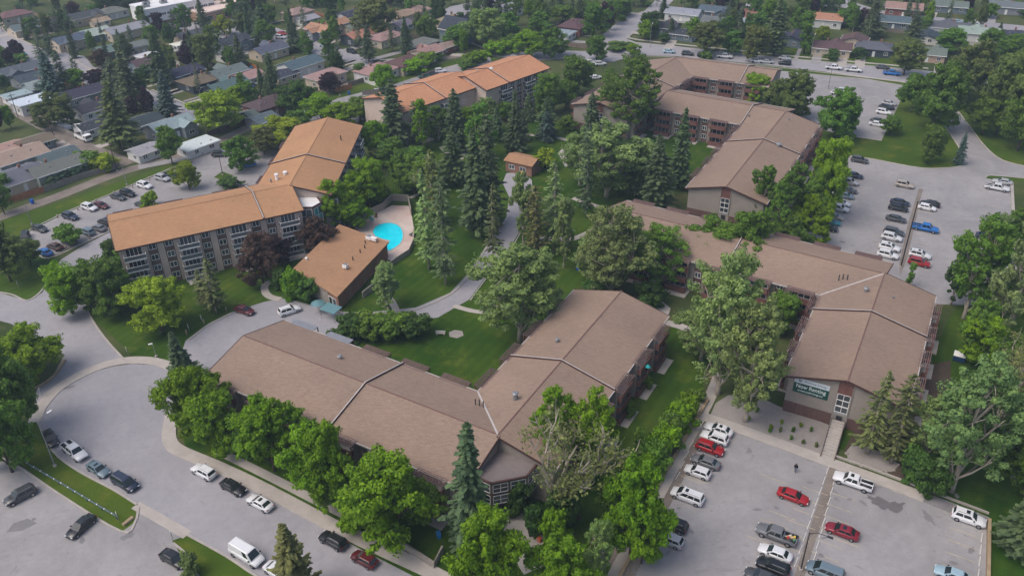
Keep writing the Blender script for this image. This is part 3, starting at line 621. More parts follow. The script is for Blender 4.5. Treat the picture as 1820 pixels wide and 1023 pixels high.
for x, y, w_, nm in ((588, 548, 3.6, 'teal flat canopy over the clubhouse corner entrance'), (565, 538, 2.4, 'teal patio umbrella canopy left of the clubhouse entrance')):
    p = G(x, y, 2.3); t = thing('canopy', (p.x, p.y, 0), R(-31), nm, 'canopy'); k = MB()
    if w_ > 3: k.hexa([(-1.9, -1.3, 2.2), (1.9, -1.3, 2.2), (1.9, 1.3, 2.4), (-1.9, 1.3, 2.4)], [(-1.9, -1.3, 2.3), (1.9, -1.3, 2.3), (1.9, 1.3, 2.55), (-1.9, 1.3, 2.55)], 'plastic')
    else: k.tube([(0, 0, 2.2), (0, 0, 2.8)], [1.5, .05], 'plastic', 10)
    k.build('canopy_top', t, color=(.12, .24, .26)); k = MB()
    if w_ > 3:
        for xx in (-1.8, 1.8):
            for yy in (-1.2, 1.2): k.tube([(xx, yy, 0), (xx, yy, 2.25)], .05, 'metal_grey')
    else: k.tube([(0, 0, 0), (0, 0, 2.3)], .04, 'metal_grey')
    k.build('frame', t)
# --- small office with orange roof
SB = tag(link('utility_building', None), 'small brick building with orange roof at the end of the courtyard drive', 'building')
P = [G(x, y, 3.6) for x, y in ((893, 270), (915, 267), (950, 274), (947, 287))]; o0 = G(897, 287, 3.0); u = polar(-31); l = polar(59)
b = MB(); b.obox(Vector((o0.x, o0.y, 0)), u, l, 0, 3.1, 0, 8.2, .4, 6, 'brick_club'); b.build('wall', SB)
b = MB(); O = Vector((o0.x, o0.y, 0)); q = [O-u*.4, O+u*8.6, O+u*8.6+l*3.2, O-u*.4+l*3.2]; r_ = [O-u*.4+l*3.2, O+u*8.6+l*3.2, O+u*8.6+l*6.6, O-u*.4+l*6.6]
b.hexa([(q[0].x, q[0].y, 3.1), (q[1].x, q[1].y, 3.1), (q[2].x, q[2].y, 4.1), (q[3].x, q[3].y, 4.1)], [(q[0].x, q[0].y, 3.3), (q[1].x, q[1].y, 3.3), (q[2].x, q[2].y, 4.3), (q[3].x, q[3].y, 4.3)], 'roof_club')
b.hexa([(r_[0].x, r_[0].y, 4.1), (r_[1].x, r_[1].y, 4.1), (r_[2].x, r_[2].y, 3.1), (r_[3].x, r_[3].y, 3.1)], [(r_[0].x, r_[0].y, 4.3), (r_[1].x, r_[1].y, 4.3), (r_[2].x, r_[2].y, 3.3), (r_[3].x, r_[3].y, 3.3)], 'roof_club'); b.build('roof', SB)
for s_ in (2.0, 5.4): v = O+u*s_+l*.38; window(SB, Vector((v.x, v.y, 1.7)), -l, 1.6, 1.1, 2)
# --- pool, deck and screen wall
def ppts(L): return [(500+x/4.65, 340+y/4.65) for x, y in L]
sheet('pool_deck', ppts([(600, 300), (665, 245), (740, 200), (845, 150), (915, 115), (1055, 120), (1080, 210), (1098, 330), (1095, 440), (1050, 520), (945, 585), (870, 560), (800, 480), (700, 380)]), .02, 'deck')
pw = ppts([(750, 335), (765, 300), (800, 275), (850, 262), (910, 259), (960, 275), (995, 305), (1010, 345), (1008, 390), (985, 435), (945, 465), (905, 490), (868, 490), (855, 470), (862, 440), (895, 408), (830, 395), (770, 370)])
sheet('pool_water', pw, .035, 'water'); strip('pool_edge', pw+[pw[0]], .35, .0, .06, 'concrete', False)
strip('screen_wall', ppts([(600, 290), (665, 245), (740, 200), (842, 150), (915, 78), (1050, 85), (1075, 200)]), .2, 0, 1.9, 'stucco', False, None)
tag(bpy.context.scene.objects['screen_wall'], 'tall beige screen wall round the back of the pool deck', 'wall')
o = strip('low_wall', ppts([(1098, 330), (1096, 430), (1055, 520), (945, 590), (880, 640)]), .18, 0, 1.3, 'stucco', False, None); tag(o, 'low beige wall on the right edge of the pool deck', 'wall')
def patio_set(x, y, col, label):
    p = G(x, y); t = thing('patio_chair', p, R(random.uniform(0, 360)), label, 'chair', 'chairs on the pool deck'); k = MB()
    k.box(-.3, .3, -.3, .3, .38, .45, 'plastic'); k.build('seat', t, color=col); k = MB(); k.hexa([(-.3, -.35, .45), (.3, -.35, .45), (.3, -.27, .45), (-.3, -.27, .45)], [(-.3, -.5, 1.0), (.3, -.5, 1.0), (.3, -.43, 1.0), (-.3, -.43, 1.0)], 'plastic'); k.build('backrest', t, color=col)
    for xx in (-.26, .26):
        for yy in (-.26, .26):
            k = MB(); k.tube([(xx, yy, 0), (xx, yy, .38)], .025, 'plastic'); k.build('leg', t, color=col)
patio_set(659, 390, (.02, .3, .34), 'teal chair on the pool deck, left of the brown one'); patio_set(668, 387, (.16, .08, .06), 'brown chair on the pool deck by the screen wall')
patio_set(730, 419, (.03, .12, .1), 'dark green chair at the right edge of the pool deck'); patio_set(661, 392.5, (.03, .42, .5), 'bright teal chair on the pool deck, nearest the water')
# ================================================================== vehicles
def carmeshes(kind):
    S = dict(  # length, width, body profile (x, zlow, zbelt, halfwidth factor), cabin (x rear bottom, x rear top, x front top, x front bottom), roof height
        sedan=(4.75, 1.82, [(-2.37, .45, .72, .72), (-2.25, .3, .93, .86), (-1.6, .22, .98, .98), (0, .2, .95, 1), (1.0, .2, .92, 1), (1.7, .22, .84, .97), (2.2, .28, .70, .86), (2.37, .4, .58, .7)], (-1.85, -1.15, .35, 1.15), 1.43),
        hatch=(4.2, 1.78, [(-2.1, .45, .8, .78), (-2.0, .3, 1.0, .92), (-1.3, .22, 1.0, .99), (0, .2, .97, 1), (.9, .2, .94, 1), (1.5, .22, .86, .96), (1.95, .3, .72, .86), (2.1, .42, .6, .72)], (-2.0, -1.55, .3, 1.05), 1.48),
        suv=(4.65, 1.88, [(-2.32, .5, .9, .8), (-2.22, .35, 1.08, .93), (-1.5, .27, 1.08, 1), (0, .25, 1.06, 1), (1.0, .25, 1.04, 1), (1.7, .28, .97, .97), (2.18, .35, .82, .88), (2.32, .48, .68, .74)], (-2.2, -1.85, .35, 1.05), 1.70),
        wagon=(5.1, 1.98, [(-2.55, .45, .95, .84), (-2.45, .3, 1.06, .95), (-1.6, .22, 1.06, 1), (0, .2, 1.04, 1), (1.3, .2, 1.0, 1), (1.9, .24, .9, .96), (2.4, .32, .74, .86), (2.55, .44, .62, .72)], (-2.45, -2.2, .75, 1.65), 1.74),
        pickup=(5.85, 2.0, [(-2.92, .6, 1.05, .93), (-2.88, .5, 1.08, .97), (-1.2, .42, 1.08, .98), (.3, .4, 1.12, 1), (1.5, .4, 1.14, 1), (2.1, .42, 1.10, .98), (2.75, .5, .98, .92), (2.92, .6, .8, .84)], (-.95, -.75, .85, 1.45), 1.88),
        van=(5.6, 2.05, [(-2.8, .5, 1.2, .94), (-2.76, .4, 1.25, .97), (-1.2, .35, 1.25, 1), (.6, .35, 1.25, 1), (1.6, .35, 1.22, 1), (2.1, .38, 1.12, .97), (2.6, .45, .95, .88), (2.8, .55, .75, .76)], (-2.76, -2.65, 1.15, 1.95), 2.25))[kind]
    L, Wd, prof, cab, zr = S; hw = Wd/2; out = {}
    b = MB(); rings = []
    for x, zl, zb, f in prof:
        h = hw*f; zm = zl+(zb-zl)*.55
        rings.append([(x, h*.92, zl), (x, h, zl+.12), (x, h, zm), (x, h*.97, zb-.06), (x, h*.88, zb), (x, 0, zb+.025), (x, -h*.88, zb), (x, -h*.97, zb-.06), (x, -h, zm), (x, -h, zl+.12), (x, -h*.92, zl)])
    vs = [v for r in rings for v in r]; m_ = 11; fs = []
    for i in range(len(rings)-1):
        for k in range(m_): fs.append((i*m_+k, (i+1)*m_+k, (i+1)*m_+(k+1) % m_, i*m_+(k+1) % m_))
    fs += [tuple(range(m_)), tuple((len(rings)-1)*m_+k for k in range(m_-1, -1, -1))]
    b.add(vs, fs, 'car_paint'); belt = prof[3][2]
    if kind == 'pickup':
        b.box(-2.82, -1.08, -.82, .82, 1.085, 1.10, 'car_trim')
        for y in (-.9, .9): b.box(-2.9, -1.0, y-.05, y+.05, 1.06, 1.16, 'car_paint')
        b.box(-2.92, -2.84, -.85, .85, 1.06, 1.16, 'car_paint')
    b.box(prof[-1][0]-.1, prof[-1][0]+.02, -hw*.45, hw*.45, prof[-1][1]+.02, prof[-1][2]-.06, 'car_trim')
    b.box(-hw*.25, hw*.25, -.01, .01, .3, .31, 'car_trim')
    out['body'] = b.mesh('body', True)
    # greenhouse
    x0, x1, x2, x3 = cab; zt = zr; wb_, wt = hw*.9, hw*.74; z0 = belt-.03
    def sec(x, wid, z): return (x, wid, z)
    B_ = [(x0, -wb_, z0), (x3, -wb_, z0), (x3, wb_, z0), (x0, wb_, z0)]; T_ = [(x1, -wt, zt-.05), (x2, -wt, zt-.05), (x2, wt, zt-.05), (x1, wt, zt-.05)]
    T2 = [(x1+.12, -wt+.13, zt), (x2-.15, -wt+.13, zt), (x2-.15, wt-.13, zt), (x1+.12, wt-.13, zt)]
    c = MB(); c.add(B_+T_+T2, [(0, 1, 5, 4), (1, 2, 6, 5), (2, 3, 7, 6), (3, 0, 4, 7), (4, 5, 9, 8), (5, 6, 10, 9), (6, 7, 11, 10), (7, 4, 8, 11), (8, 9, 10, 11)], 'car_paint')
    if kind in ('suv', 'wagon'):
        for y in (-wt+.12, wt-.12): c.box(x1+.2, x2-.3, y-.025, y+.025, zt+.0, zt+.06, 'metal_grey')
    out['roof'] = c.mesh('roof', False)
    def panel(P, a0, a1, c0, c1, off):        # inset quad on the face P (bl, br, tr, tl), pushed out
        P = [Vector(p) for p in P]; n = (P[1]-P[0]).cross(P[3]-P[0]).normalized()*off
        def q(a, c_): return P[0].lerp(P[1], a).lerp(P[3].lerp(P[2], a), c_)
        A = [q(a0, c0), q(a1, c0), q(a1, c1), q(a0, c1)]; return [v-n*2 for v in A], [v+n for v in A]
    fr = (B_[1], B_[2], T_[2], T_[1]); re = (B_[3], B_[0], T_[0], T_[3]); sr = (B_[0], B_[1], T_[1], T_[0]); sl_ = (B_[2], B_[3], T_[3], T_[2])
    g = MB(); lo, hi = panel(fr, .05, .95, .08, .95, .012); g.hexa(lo, hi, 'car_glass'); out['windshield'] = g.mesh('windshield')
    g = MB(); lo, hi = panel(re, .07, .93, .2, .9, .012)
    if kind != 'van': g.hexa(lo, hi, 'car_glass'); out['rear_window'] = g.mesh('rear_window')
    sp = {'van': [(.68, .88)], 'pickup': [(.08, .46), (.52, .88)], 'wagon': [(.05, .3), (.33, .58), (.61, .88)]}.get(kind, [(.1, .44), (.48, .86)])
    for P, sg in ((sr, 0), (sl_, 1)):
        g = MB()
        for a, b_ in sp:
            if sg: a, b_ = 1-b_, 1-a
            lo, hi = panel(P, a, b_, .14, .88, .012); g.hexa(lo, hi, 'car_glass')
        out['side_window.%d' % sg] = g.mesh('side_window')
    wx = L*.5-.88; rw = .33 if kind in ('sedan', 'hatch') else .37
    if kind == 'pickup': wx = 1.85; rw = .41
    wmh = MB(); wmh.tube([(0, -.12, 0), (0, .12, 0)], rw, 'tyre', 14); rm_ = MB(); rm_.tube([(0, -.128, 0), (0, .128, 0)], rw*.62, 'rim', 10)
    out['_wheel'] = (wmh.mesh('wheel'), rm_.mesh('rim'), [(sx*wx, sy*(hw-.10), rw) for sx in (1, -1) for sy in (1, -1)])
    f = prof[-2]; bk = prof[1]
    hm = MB(); hm.box(-.12, .1, -.17, .17, -.07, .07, 'headlight'); tm = MB(); tm.box(-.06, .06, -.14, .14, -.1, .1, 'taillight')
    out['_head'] = (hm.mesh('headlight'), [(f[0]+.02, s*hw*f[3]*.72, f[2]-.1) for s in (1, -1)]); out['_tail'] = (tm.mesh('taillight'), [(bk[0]-.03, s*hw*bk[3]*.8, bk[2]-.16) for s in (1, -1)])
    mm = MB(); mm.box(-.1, .1, -.1, .1, -.07, .07, 'car_trim'); out['_mir'] = (mm.mesh('mirror'), [(x3-.35, s*(hw+.07), belt+.06) for s in (1, -1)])
    sk = MB(); sk.box(x2-.85, x2-.35, -.36, .36, zt-.01, zt+.012, 'car_glass'); out['_sun'] = sk.mesh('sunroof')
    return out
CM = {}
PAINT = dict(white=(.72, .73, .74), silver=(.42, .43, .44), beige=(.42, .38, .33), grey=(.17, .175, .185), charcoal=(.06, .064, .07), black=(.014, .015, .018), navy=(.02, .03, .06),
             red=(.36, .012, .018), crimson=(.22, .014, .028), maroon=(.10, .012, .016), blue=(.02, .16, .50), teal=(.02, .20, .24), steel=(.14, .20, .24), brown=(.09, .05, .045), green=(.03, .09, .075), sky=(.35, .5, .58))
CARS = []
def car(x, y, ang, kind, col, label, sun=False, px2=None, cat=None, z=.014):
    if kind not in CM: CM[kind] = carmeshes(kind)
    m_ = CM[kind]; p = G(x, y, .7)
    if px2: q = G(px2[0], px2[1], .7); d = q-p; ang = math.degrees(math.atan2(d.y, d.x)); p = (p+q)/2
    nm = {'hatch': 'hatchback', 'wagon': 'minivan', 'pickup': 'pickup_truck'}.get(kind, kind)
    t = thing(nm, (p.x, p.y, z), R(ang), label, cat or {'hatch': 'car', 'sedan': 'car', 'wagon': 'minivan', 'pickup': 'pickup truck'}.get(kind, kind), 'parked vehicles')
    c = PAINT[col]; jj = random.uniform(.93, 1.06); c = tuple(min(1, v*jj) for v in c); CARS.append((x, y, p, label))
    dist = (p-Vector((0, 0, CH))).length
    for k in ('body', 'roof', 'windshield', 'rear_window', 'side_window.0', 'side_window.1'):
        if k in m_: link(k.split('.')[0], m_[k], t, color=c)
    me, rm, ps = m_['_wheel']
    for q in ps:
        w_ = link('wheel', me, t, q)
        if dist < 300: link('rim', rm, w_)
    if dist < 260:
        for key, nm in (('_head', 'headlight'), ('_tail', 'taillight'), ('_mir', 'mirror')):
            for q in m_[key][1]: link(nm, m_[key][0], t, q)
        if sun: link('sunroof', m_['_sun'], t)
    return t
CARDATA = """
1278 762 149 sedan white|white sedan first in the row beside the gravel garden, sunroof|s
1270 777 149 suv white|white SUV between the white sedan and the red SUV
1262 795 -31 suv red|bright red SUV with pale roof rails backed into the row
1254 819 149 sedan grey|dark grey sedan between the red SUV and the white hatchback
1240 837 149 hatch white|small white hatchback below the dark grey sedan
1222 880 149 wagon white|white minivan parked alone beside the leafy bright tree|s
1195 930 149 suv black|black SUV poking out from under the bright tree
1190 957 149 hatch silver|silver hatchback under the tree, below the black SUV
1410 880 -31 sedan red|red sedan standing alone below the walking person
1497 942 149 sedan crimson|dark red coupe right of the wheel-stop median|s
1516 855 149 pickup white|white pickup with black bed cover beside the wet patches|s
1722 919 -31 suv white|white SUV in the far right corner by the timber edging|s
1380 949 149 pickup grey|grey pickup with its open bed full of coloured rubbish
1378 981 149 sedan white|white sedan below the grey pickup with the loaded bed
1374 1006 149 suv black|black SUV at the bottom edge below the white sedan
1354 1024 149 sedan charcoal|charcoal sedan cut by the bottom edge of the lot
1467 1014 149 wagon steel|blue-grey minivan at the bottom, right of the median
1694 1020 149 sedan sky|pale blue sedan at the bottom right edge of the lot
1528 284 -31 suv charcoal|charcoal SUV at the top corner of the right lot by the lawn kerb
1518 311 -31 sedan navy|navy sedan topmost in the left row of the right lot
1510 323 -31 suv silver|silver SUV directly below the navy sedan in the right lot
1507 337 -31 sedan charcoal|charcoal sedan third in the tree-side row of the right lot
1503 347 -31 hatch steel|blue-grey hatchback half under trees in the right lot
1495 360 -31 sedan white|white sedan half hidden by trees behind the white SUV
1492 370 -31 suv white|white SUV in the tree-side row, above the beige sedan
1482 384 -31 sedan beige|beige sedan in the tree-side row, above the teal car
1477 393 -31 sedan teal|bright teal sedan in the tree-side row
1472 404 -31 suv black|black SUV lowest in the tree-side row below the teal sedan
1608 328 -31 suv beige|pale beige SUV topmost along the lamp-post median
1600 359 -31 sedan navy|navy sedan on the left of the median, upper of a dark pair
1597 369 -31 sedan black|black sedan on the left of the median, lower of a dark pair
1593 388 -31 sedan charcoal|charcoal sedan alone on the left of the median
1589 412 -31 suv charcoal|charcoal SUV tucked behind a white SUV by the median
1585 421 -31 suv white|white SUV in front of the charcoal SUV by the median
1581 439 -31 suv white|white SUV by the median, second from the bottom|s
1578 452 -31 suv white|white SUV lowest on the median's left, next to the brown roof
1653 361 149 sedan black|black sedan right of the lamp post, behind a white hatchback
1648 368 -31 hatch white|white hatchback right of the lamp post
1645 405 -31 pickup blue|bright blue pickup right of the median
1635 452 -31 suv white|white SUV above the red car at the median's lower end|s
1634 466 -31 suv red|red car by the hedge strip at the median's lower end
1782 322 149 sedan silver|silver sedan behind the white pickup in the upper right corner
1772 333 -31 pickup white|white pickup in the upper right corner of the right lot
1771 396 -31 sedan charcoal|charcoal sedan by the right kerb above the dark poplars
1754 419 -31 sedan navy|navy sedan half hidden by the dark poplars
1767 429 -31 suv white|white SUV behind the dark poplars, upper of two
1775 455 -31 sedan grey|grey sedan glimpsed between the dark poplars
1771 467 -31 sedan white|white sedan behind the dark poplars, lower of two
1757 492 -31 suv grey|grey SUV deep behind the dark poplars
1501 162 -33 suv white|white SUV at the top left of the north-east lot
1488 165 -33 hatch white|white hatchback half behind trees in the north-east lot
1580 183 -33 sedan silver|silver sedan topmost in the right row of the north-east lot
1576 190 -33 sedan black|black sedan between the silver and white cars of the north-east lot
1571 199 -33 suv white|white SUV in the middle of the north-east lot's right row
1561 214 -33 sedan charcoal|charcoal sedan lower down the north-east lot's right row
1559 220 -33 sedan white|white sedan lowest in the north-east lot
1395 103 -23 sedan silver|silver sedan on the far side of the residential street
1395 112 157 suv black|black SUV on the near side of the residential street
1482 120 -23 pickup white|white pickup on the street verge, left of its white twin
1517 124 -23 pickup white|white pickup on the street verge, right of its white twin
1585 130 -23 pickup blue|blue pickup on the street near the big street tree
1569 119 -23 sedan charcoal|charcoal car at the far kerb behind the blue pickup
1096 80 -15 sedan white|white sedan at the street junction
1189 91 -15 sedan sky|pale blue sedan driving on the street behind the brown building
1222 95 -18 suv charcoal|charcoal SUV on the street, left of a similar dark one
1250 98 -18 suv black|black SUV on the street under the street tree
1288 100 -20 pickup white|white pickup on the street behind the top brown building
1346 108 -20 suv white|white SUV on the street at the building's right end
1364 109 -20 sedan silver|silver sedan on the street nearest the north-east lot
1067 113 10 suv white|white SUV in the small lot behind the tall cottonwood
1050 110 10 hatch white|white hatchback beside the white SUV behind the cottonwood
1059 137 20 sedan white|white sedan below the small lot, left of the cottonwood
159 368 -28 suv white|white SUV by the grass strip, left of the dark red-tailed car
179 364 -28 sedan maroon|maroon sedan right of the white SUV by the grass strip
125 384 -28 suv navy|navy SUV by the grass strip, left of the white SUV
70 405 -28 sedan charcoal|charcoal sedan first in the row by the grass strip
210 349 -28 sedan charcoal|charcoal sedan with pale windshield in the strip lot's upper row
227 343 -28 suv black|black SUV beside the charcoal sedan in the strip lot's upper row
257 329 -28 suv white|white SUV alone in the upper row below the light pole
289 316 -28 suv silver|silver SUV next to the young round tree
303 310 -28 sedan navy|navy sedan half hidden behind the young round tree
187 394 149 suv black|black SUV touching the orange building's left end
175 404 149 sedan grey|grey sedan in the lower row, next to the black SUV
154 411 149 suv steel|blue-grey SUV in the lower row right of the bush
122 427 149 sedan charcoal|charcoal sedan half hidden under the bush in the strip lot
97 437 149 sedan brown|brown sedan in the lower row left of the bush
79 447 149 sedan blue|blue sedan lowest in the left strip lot
44 421 -70 suv black|black SUV at the left end of the strip lot near the olive tree
252 362 149 sedan charcoal|charcoal car behind the orange roof and the small bush
391 274 0 suv black|black SUV at the upper end of the strip lot by the lamp post
442 292 20 hatch blue|blue hatchback on the drive behind the orange building
755 135 15 sedan green|dark green sedan behind the back orange building
769 130 15 sedan charcoal|charcoal sedan between the green car and the white SUV
783 126 15 suv white|white SUV at the lane behind the back orange building
672 161 20 sedan white|white car at the left end of the back orange building
514 551 32 suv white|white SUV with dark windows parked by the clubhouse
434 550 -28 sedan maroon|dark red sedan at the kerb of the courtyard drive
89 777 -50 sedan black|black sedan first at the left kerb of the cul-de-sac
132 801 -38 pickup white|white pickup with open black bed at the cul-de-sac kerb
174 832 -35 sedan steel|blue-grey sedan with sunroof behind the white pickup|s
222 856 -33 wagon navy|navy minivan last at the left kerb of the cul-de-sac
362 837 147 suv white|white SUV at the pavement beneath the leafy trees
414 864 -33 sedan black|black sedan between two white cars along the pavement|s
462 892 147 sedan white|white sedan with sunroof and black rear glass along the pavement|s
592 959 147 suv black|black SUV at the pavement ahead of the dark red one
647 992 147 hatch maroon|dark red hatchback under the big bright tree
439 985 -33 van white|white panel van parked at the lower kerb
494 1014 -33 sedan white|white sedan behind the olive spruce at the bottom edge
40 95 -39 sedan teal|teal car on the street in the upper left
16 39 -39 sedan silver|silver car in the driveway in the top left corner
577 81 -40 sedan sky|pale car parked on the street before the orange-roofed bungalow
595 83 -40 sedan charcoal|dark car behind the pale one on the upper street
625 91 -40 suv black|black SUV on the upper street by the tall spruce
498 66 -20 suv white|white vehicle in a driveway left of the upper street
502 59 -20 sedan red|red and white car in the driveway behind the white vehicle
546 80 60 pickup white|white pickup in the driveway at the upper street corner
435 51 -10 suv teal|teal SUV outside the commercial plaza
305 45 10 sedan silver|silver car outside the long white building, left of three
313 52 10 suv white|white SUV outside the long white building
322 46 10 sedan navy|navy car outside the long white building, right of three
441 155 50 sedan blue|blue car in the driveway of the dark gabled house
461 145 60 sedan silver|silver car in the driveway behind the blue car
1461 10 -20 suv white|white SUV on the far driveway behind the tan-roofed house
1702 38 -25 sedan sky|pale blue car on the upper right street
1731 40 -25 suv white|white SUV on the upper right street
1575 10 60 suv charcoal|charcoal SUV at the top of the upper right street
1651 73 -25 suv black|black SUV in front of the white gabled garage
1335 10 -25 suv white|white SUV beyond the reddish-roofed house at the top
"""
for ln in CARDATA.strip().split('\n'):
    f = ln.split('|'); a = f[0].split(); car(float(a[0]), float(a[1]), float(a[2]), a[3], a[4], f[1], len(f) > 2)
car(168, 912, 0, 'sedan', 'black', 'black sedan nosing out from the grass verge in the lower left lot', True, px2=(118, 956))
car(62, 866, 0, 'suv', 'charcoal', 'charcoal SUV at the left edge of the lower left lot', False, px2=(9, 893))
car(286, 978, 0, 'sedan', 'black', 'black sedan beside the flowering shrub at the bottom left', False, px2=(332, 1004))
# rubbish in the grey pickup's bed
q = G(1404, 953, 1.3); u = polar(149); v_ = polar(59); k = 0
for (nm, sx, sy, sz, col, ox, oy) in (('box', .5, .3, .25, (.6, .42, .2), -.2, .1), ('bag', .35, .3, .3, (.5, .06, .04), .3, -.2), ('box', .4, .25, .2, (.7, .65, .55), .1, .35), ('board', .9, .12, .06, (.65, .5, .32), .4, .2), ('bag', .3, .3, .25, (.08, .25, .12), -.6, -.3), ('box', .3, .3, .3, (.7, .5, .08), -.5, .3)):
    p = q+u*(ox-.1)+v_*oy; b = MB(); b.hexa([(-sx/2, -sy/2, 0), (sx/2, -sy/2, 0), (sx/2, sy/2, 0), (-sx/2, sy/2, 0)], [(-sx*.42, -sy*.42, sz), (sx*.42, -sy*.42, sz), (sx*.42, sy*.42, sz*.85), (-sx*.42, sy*.42, sz*.85)], 'plastic')
    o = b.build(nm, loc=(p.x, p.y, 1.12), rz=R(random.uniform(0, 180)), color=col)
    tag(o, ['tan cardboard box', 'red bag', 'cream box', 'pale wooden board', 'green bag', 'yellow box'][k]+' lying in the bed of the grey pickup', nm, 'rubbish in the pickup bed'); k += 1
# ================================================================== houses
rr_h = random.Random(3)
def house(x, y, L, W, yaw, roof, wall, label, kind='gable', h=2.8, rise=1.5, cat='house', nwin=3, chim=True):
    p = G(x, y, h+rise*.5); t = thing('bungalow' if cat == 'house' else cat.replace(' ', '_'), (p.x, p.y, 0), R(yaw), label, cat, 'houses and garages around the complex')
    ov = .5; a, b = L/2, W/2; wl = MB(); rf = MB()
    wl.box(-a, a, -b, b, 0, h, 'siding')
    A, Bq = a+ov, b+ov; ez = h-.08; th = .16
    if kind == 'gable':
        wl.add([(-a+.01, -b, h), (-a+.01, b, h), (-a+.01, 0, h+rise*b/Bq-.02), (a-.01, -b, h), (a-.01, b, h), (a-.01, 0, h+rise*b/Bq-.02)], [(0, 2, 1), (3, 4, 5), (0, 1, 4, 3), (0, 3, 5, 2), (1, 2, 5, 4)], 'siding')
        for sg in (1, -1):
            T_ = [(-A, 0, ez+rise+th), (A, 0, ez+rise+th), (A, sg*Bq, ez+th), (-A, sg*Bq, ez+th)]; lo = [(u_, v, z-th) for u_, v, z in T_]
            if sg > 0: T_.reverse(); lo.reverse()
            rf.hexa(lo, T_, 'roof_tint')
            rf.box(-A, A, sg*Bq if sg > 0 else -Bq-.08, Bq+.08 if sg > 0 else -Bq, ez-.05, ez+th+.02, 'white_trim')
    elif kind == 'hip':
        r = max(.1, a-b); vs = [(-A, -Bq, ez), (A, -Bq, ez), (A, Bq, ez), (-A, Bq, ez), (-A, -Bq, ez+th), (A, -Bq, ez+th), (A, Bq, ez+th), (-A, Bq, ez+th), (-r, 0, ez+rise+th), (r, 0, ez+rise+th)]
        rf.add(vs, [(3, 2, 1, 0), (0, 1, 5, 4), (1, 2, 6, 5), (2, 3, 7, 6), (3, 0, 4, 7), (4, 5, 9, 8), (5, 6, 9), (6, 7, 8, 9), (7, 4, 8)], 'roof_tint')
    else:
        rf.box(-A, A, -Bq, Bq, h+.0, h+.25, 'roof_tint'); rf.box(-A-.06, A+.06, -Bq-.06, Bq+.06, h-.02, h+.14, 'white_trim')
    if cat == 'house' and kind == 'gable' and rr_h.random() < .6 and L > 10:
        s_ = rr_h.choice((-1, 1)); x_ = rr_h.uniform(-.3, .3)*L; ww = L*.17; dd = b+rr_h.uniform(1.5, 3.0); e2 = ez+.02
        wl.box(x_-ww, x_+ww, min(s_*(b-.5), s_*dd), max(s_*(b-.5), s_*dd), 0, h-.03, 'siding')
        y1 = s_*(dd+.4); r2 = rise*.8
        for sg in (1, -1):
            T_ = [(x_, 0, e2+r2+th), (x_, y1, e2+r2+th), (x_+sg*(ww+.4), y1, e2+th), (x_+sg*(ww+.4), 0, e2+th)]; lo = [(u_, v, z-th) for u_, v, z in T_]
            if (sg*s_) > 0: T_.reverse(); lo.reverse()
            rf.hexa(lo, T_, 'roof_tint')
        wl.add([(x_-ww, s_*dd, h-.031), (x_+ww, s_*dd, h-.031), (x_, s_*dd, h+r2*.85)], [(0, 1, 2), (2, 1, 0)][:1] if s_ < 0 else [(2, 1, 0)], 'siding')
        window(t, Vector((x_, s_*dd, 1.6)), Vector((0, s_, 0)), 1.6, 1.1, 2)
    link('wall', wl.mesh('wall'), t, color=wall); ro = link('roof', rf.mesh('roof'), t, color=roof)
    if chim and kind != 'flat':
        c = MB(); s_ = random.choice((-1, 1)); c.box(s_*a*.3-.3, s_*a*.3+.3, .3, .9, h+rise*.3, h+rise+.9, 'brick_club'); c.build('chimney', ro)
    for s_ in random.sample((-.7, -.35, .05, .45, .7), 2): c = MB(); c.box(s_*a-.15, s_*a+.15, -b*.5-.15, -b*.5+.15, h+.2, h+rise*.62+.25 if kind != 'flat' else h+.55, 'metal_grey'); c.build('roof_vent', ro)
    for sg in (-1, 1):
        n = Vector((0, sg, 0))
        for k in range(nwin):
            xx = -a+L*(k+.5)/nwin
            if abs(xx) < .8 and nwin > 2 and sg < 0:
                d = MB(); d.box(-.48, .48, 0, .06, .1, 2.1, 'white_trim'); d.build('door', t, loc=(xx, sg*b, 0), rz=rzof(n)); continue
            window(t, Vector((xx, sg*b, 1.6)), n, 1.6 if k % 2 else 1.2, 1.1, 2)
        n = Vector((sg, 0, 0)); window(t, Vector((sg*a, -b*.3, 1.6)), n, 1.3, 1.1, 2)
    if cat == 'garage':
        d = MB(); d.box(-2.2, 2.2, 0, .07, .05, 2.2, 'white_trim'); d.build('garage_door', t, loc=(a, 0, 0), rz=rzof(Vector((1, 0, 0))))
    return t
RC = dict(brown=(.20, .14, .12), tan=(.36, .27, .21), orange=(.46, .25, .16), pink=(.42, .28, .23), grey=(.17, .18, .19), dgrey=(.08, .09, .105), lgrey=(.33, .36, .38), navy=(.055, .066, .085), blue=(.11, .14, .17), teal=(.12, .165, .175), lteal=(.36, .42, .43), white=(.72, .74, .74), maroon=(.13, .085, .09), sage=(.18, .22, .2), red=(.28, .13, .10))
WC = dict(white=(.66, .66, .64), cream=(.55, .47, .36), tan=(.42, .32, .24), grey=(.24, .26, .28), dark=(.05, .065, .08), blue=(.15, .19, .22), red=(.22, .09, .07), sage=(.28, .32, .28), pinkish=(.5, .36, .28))
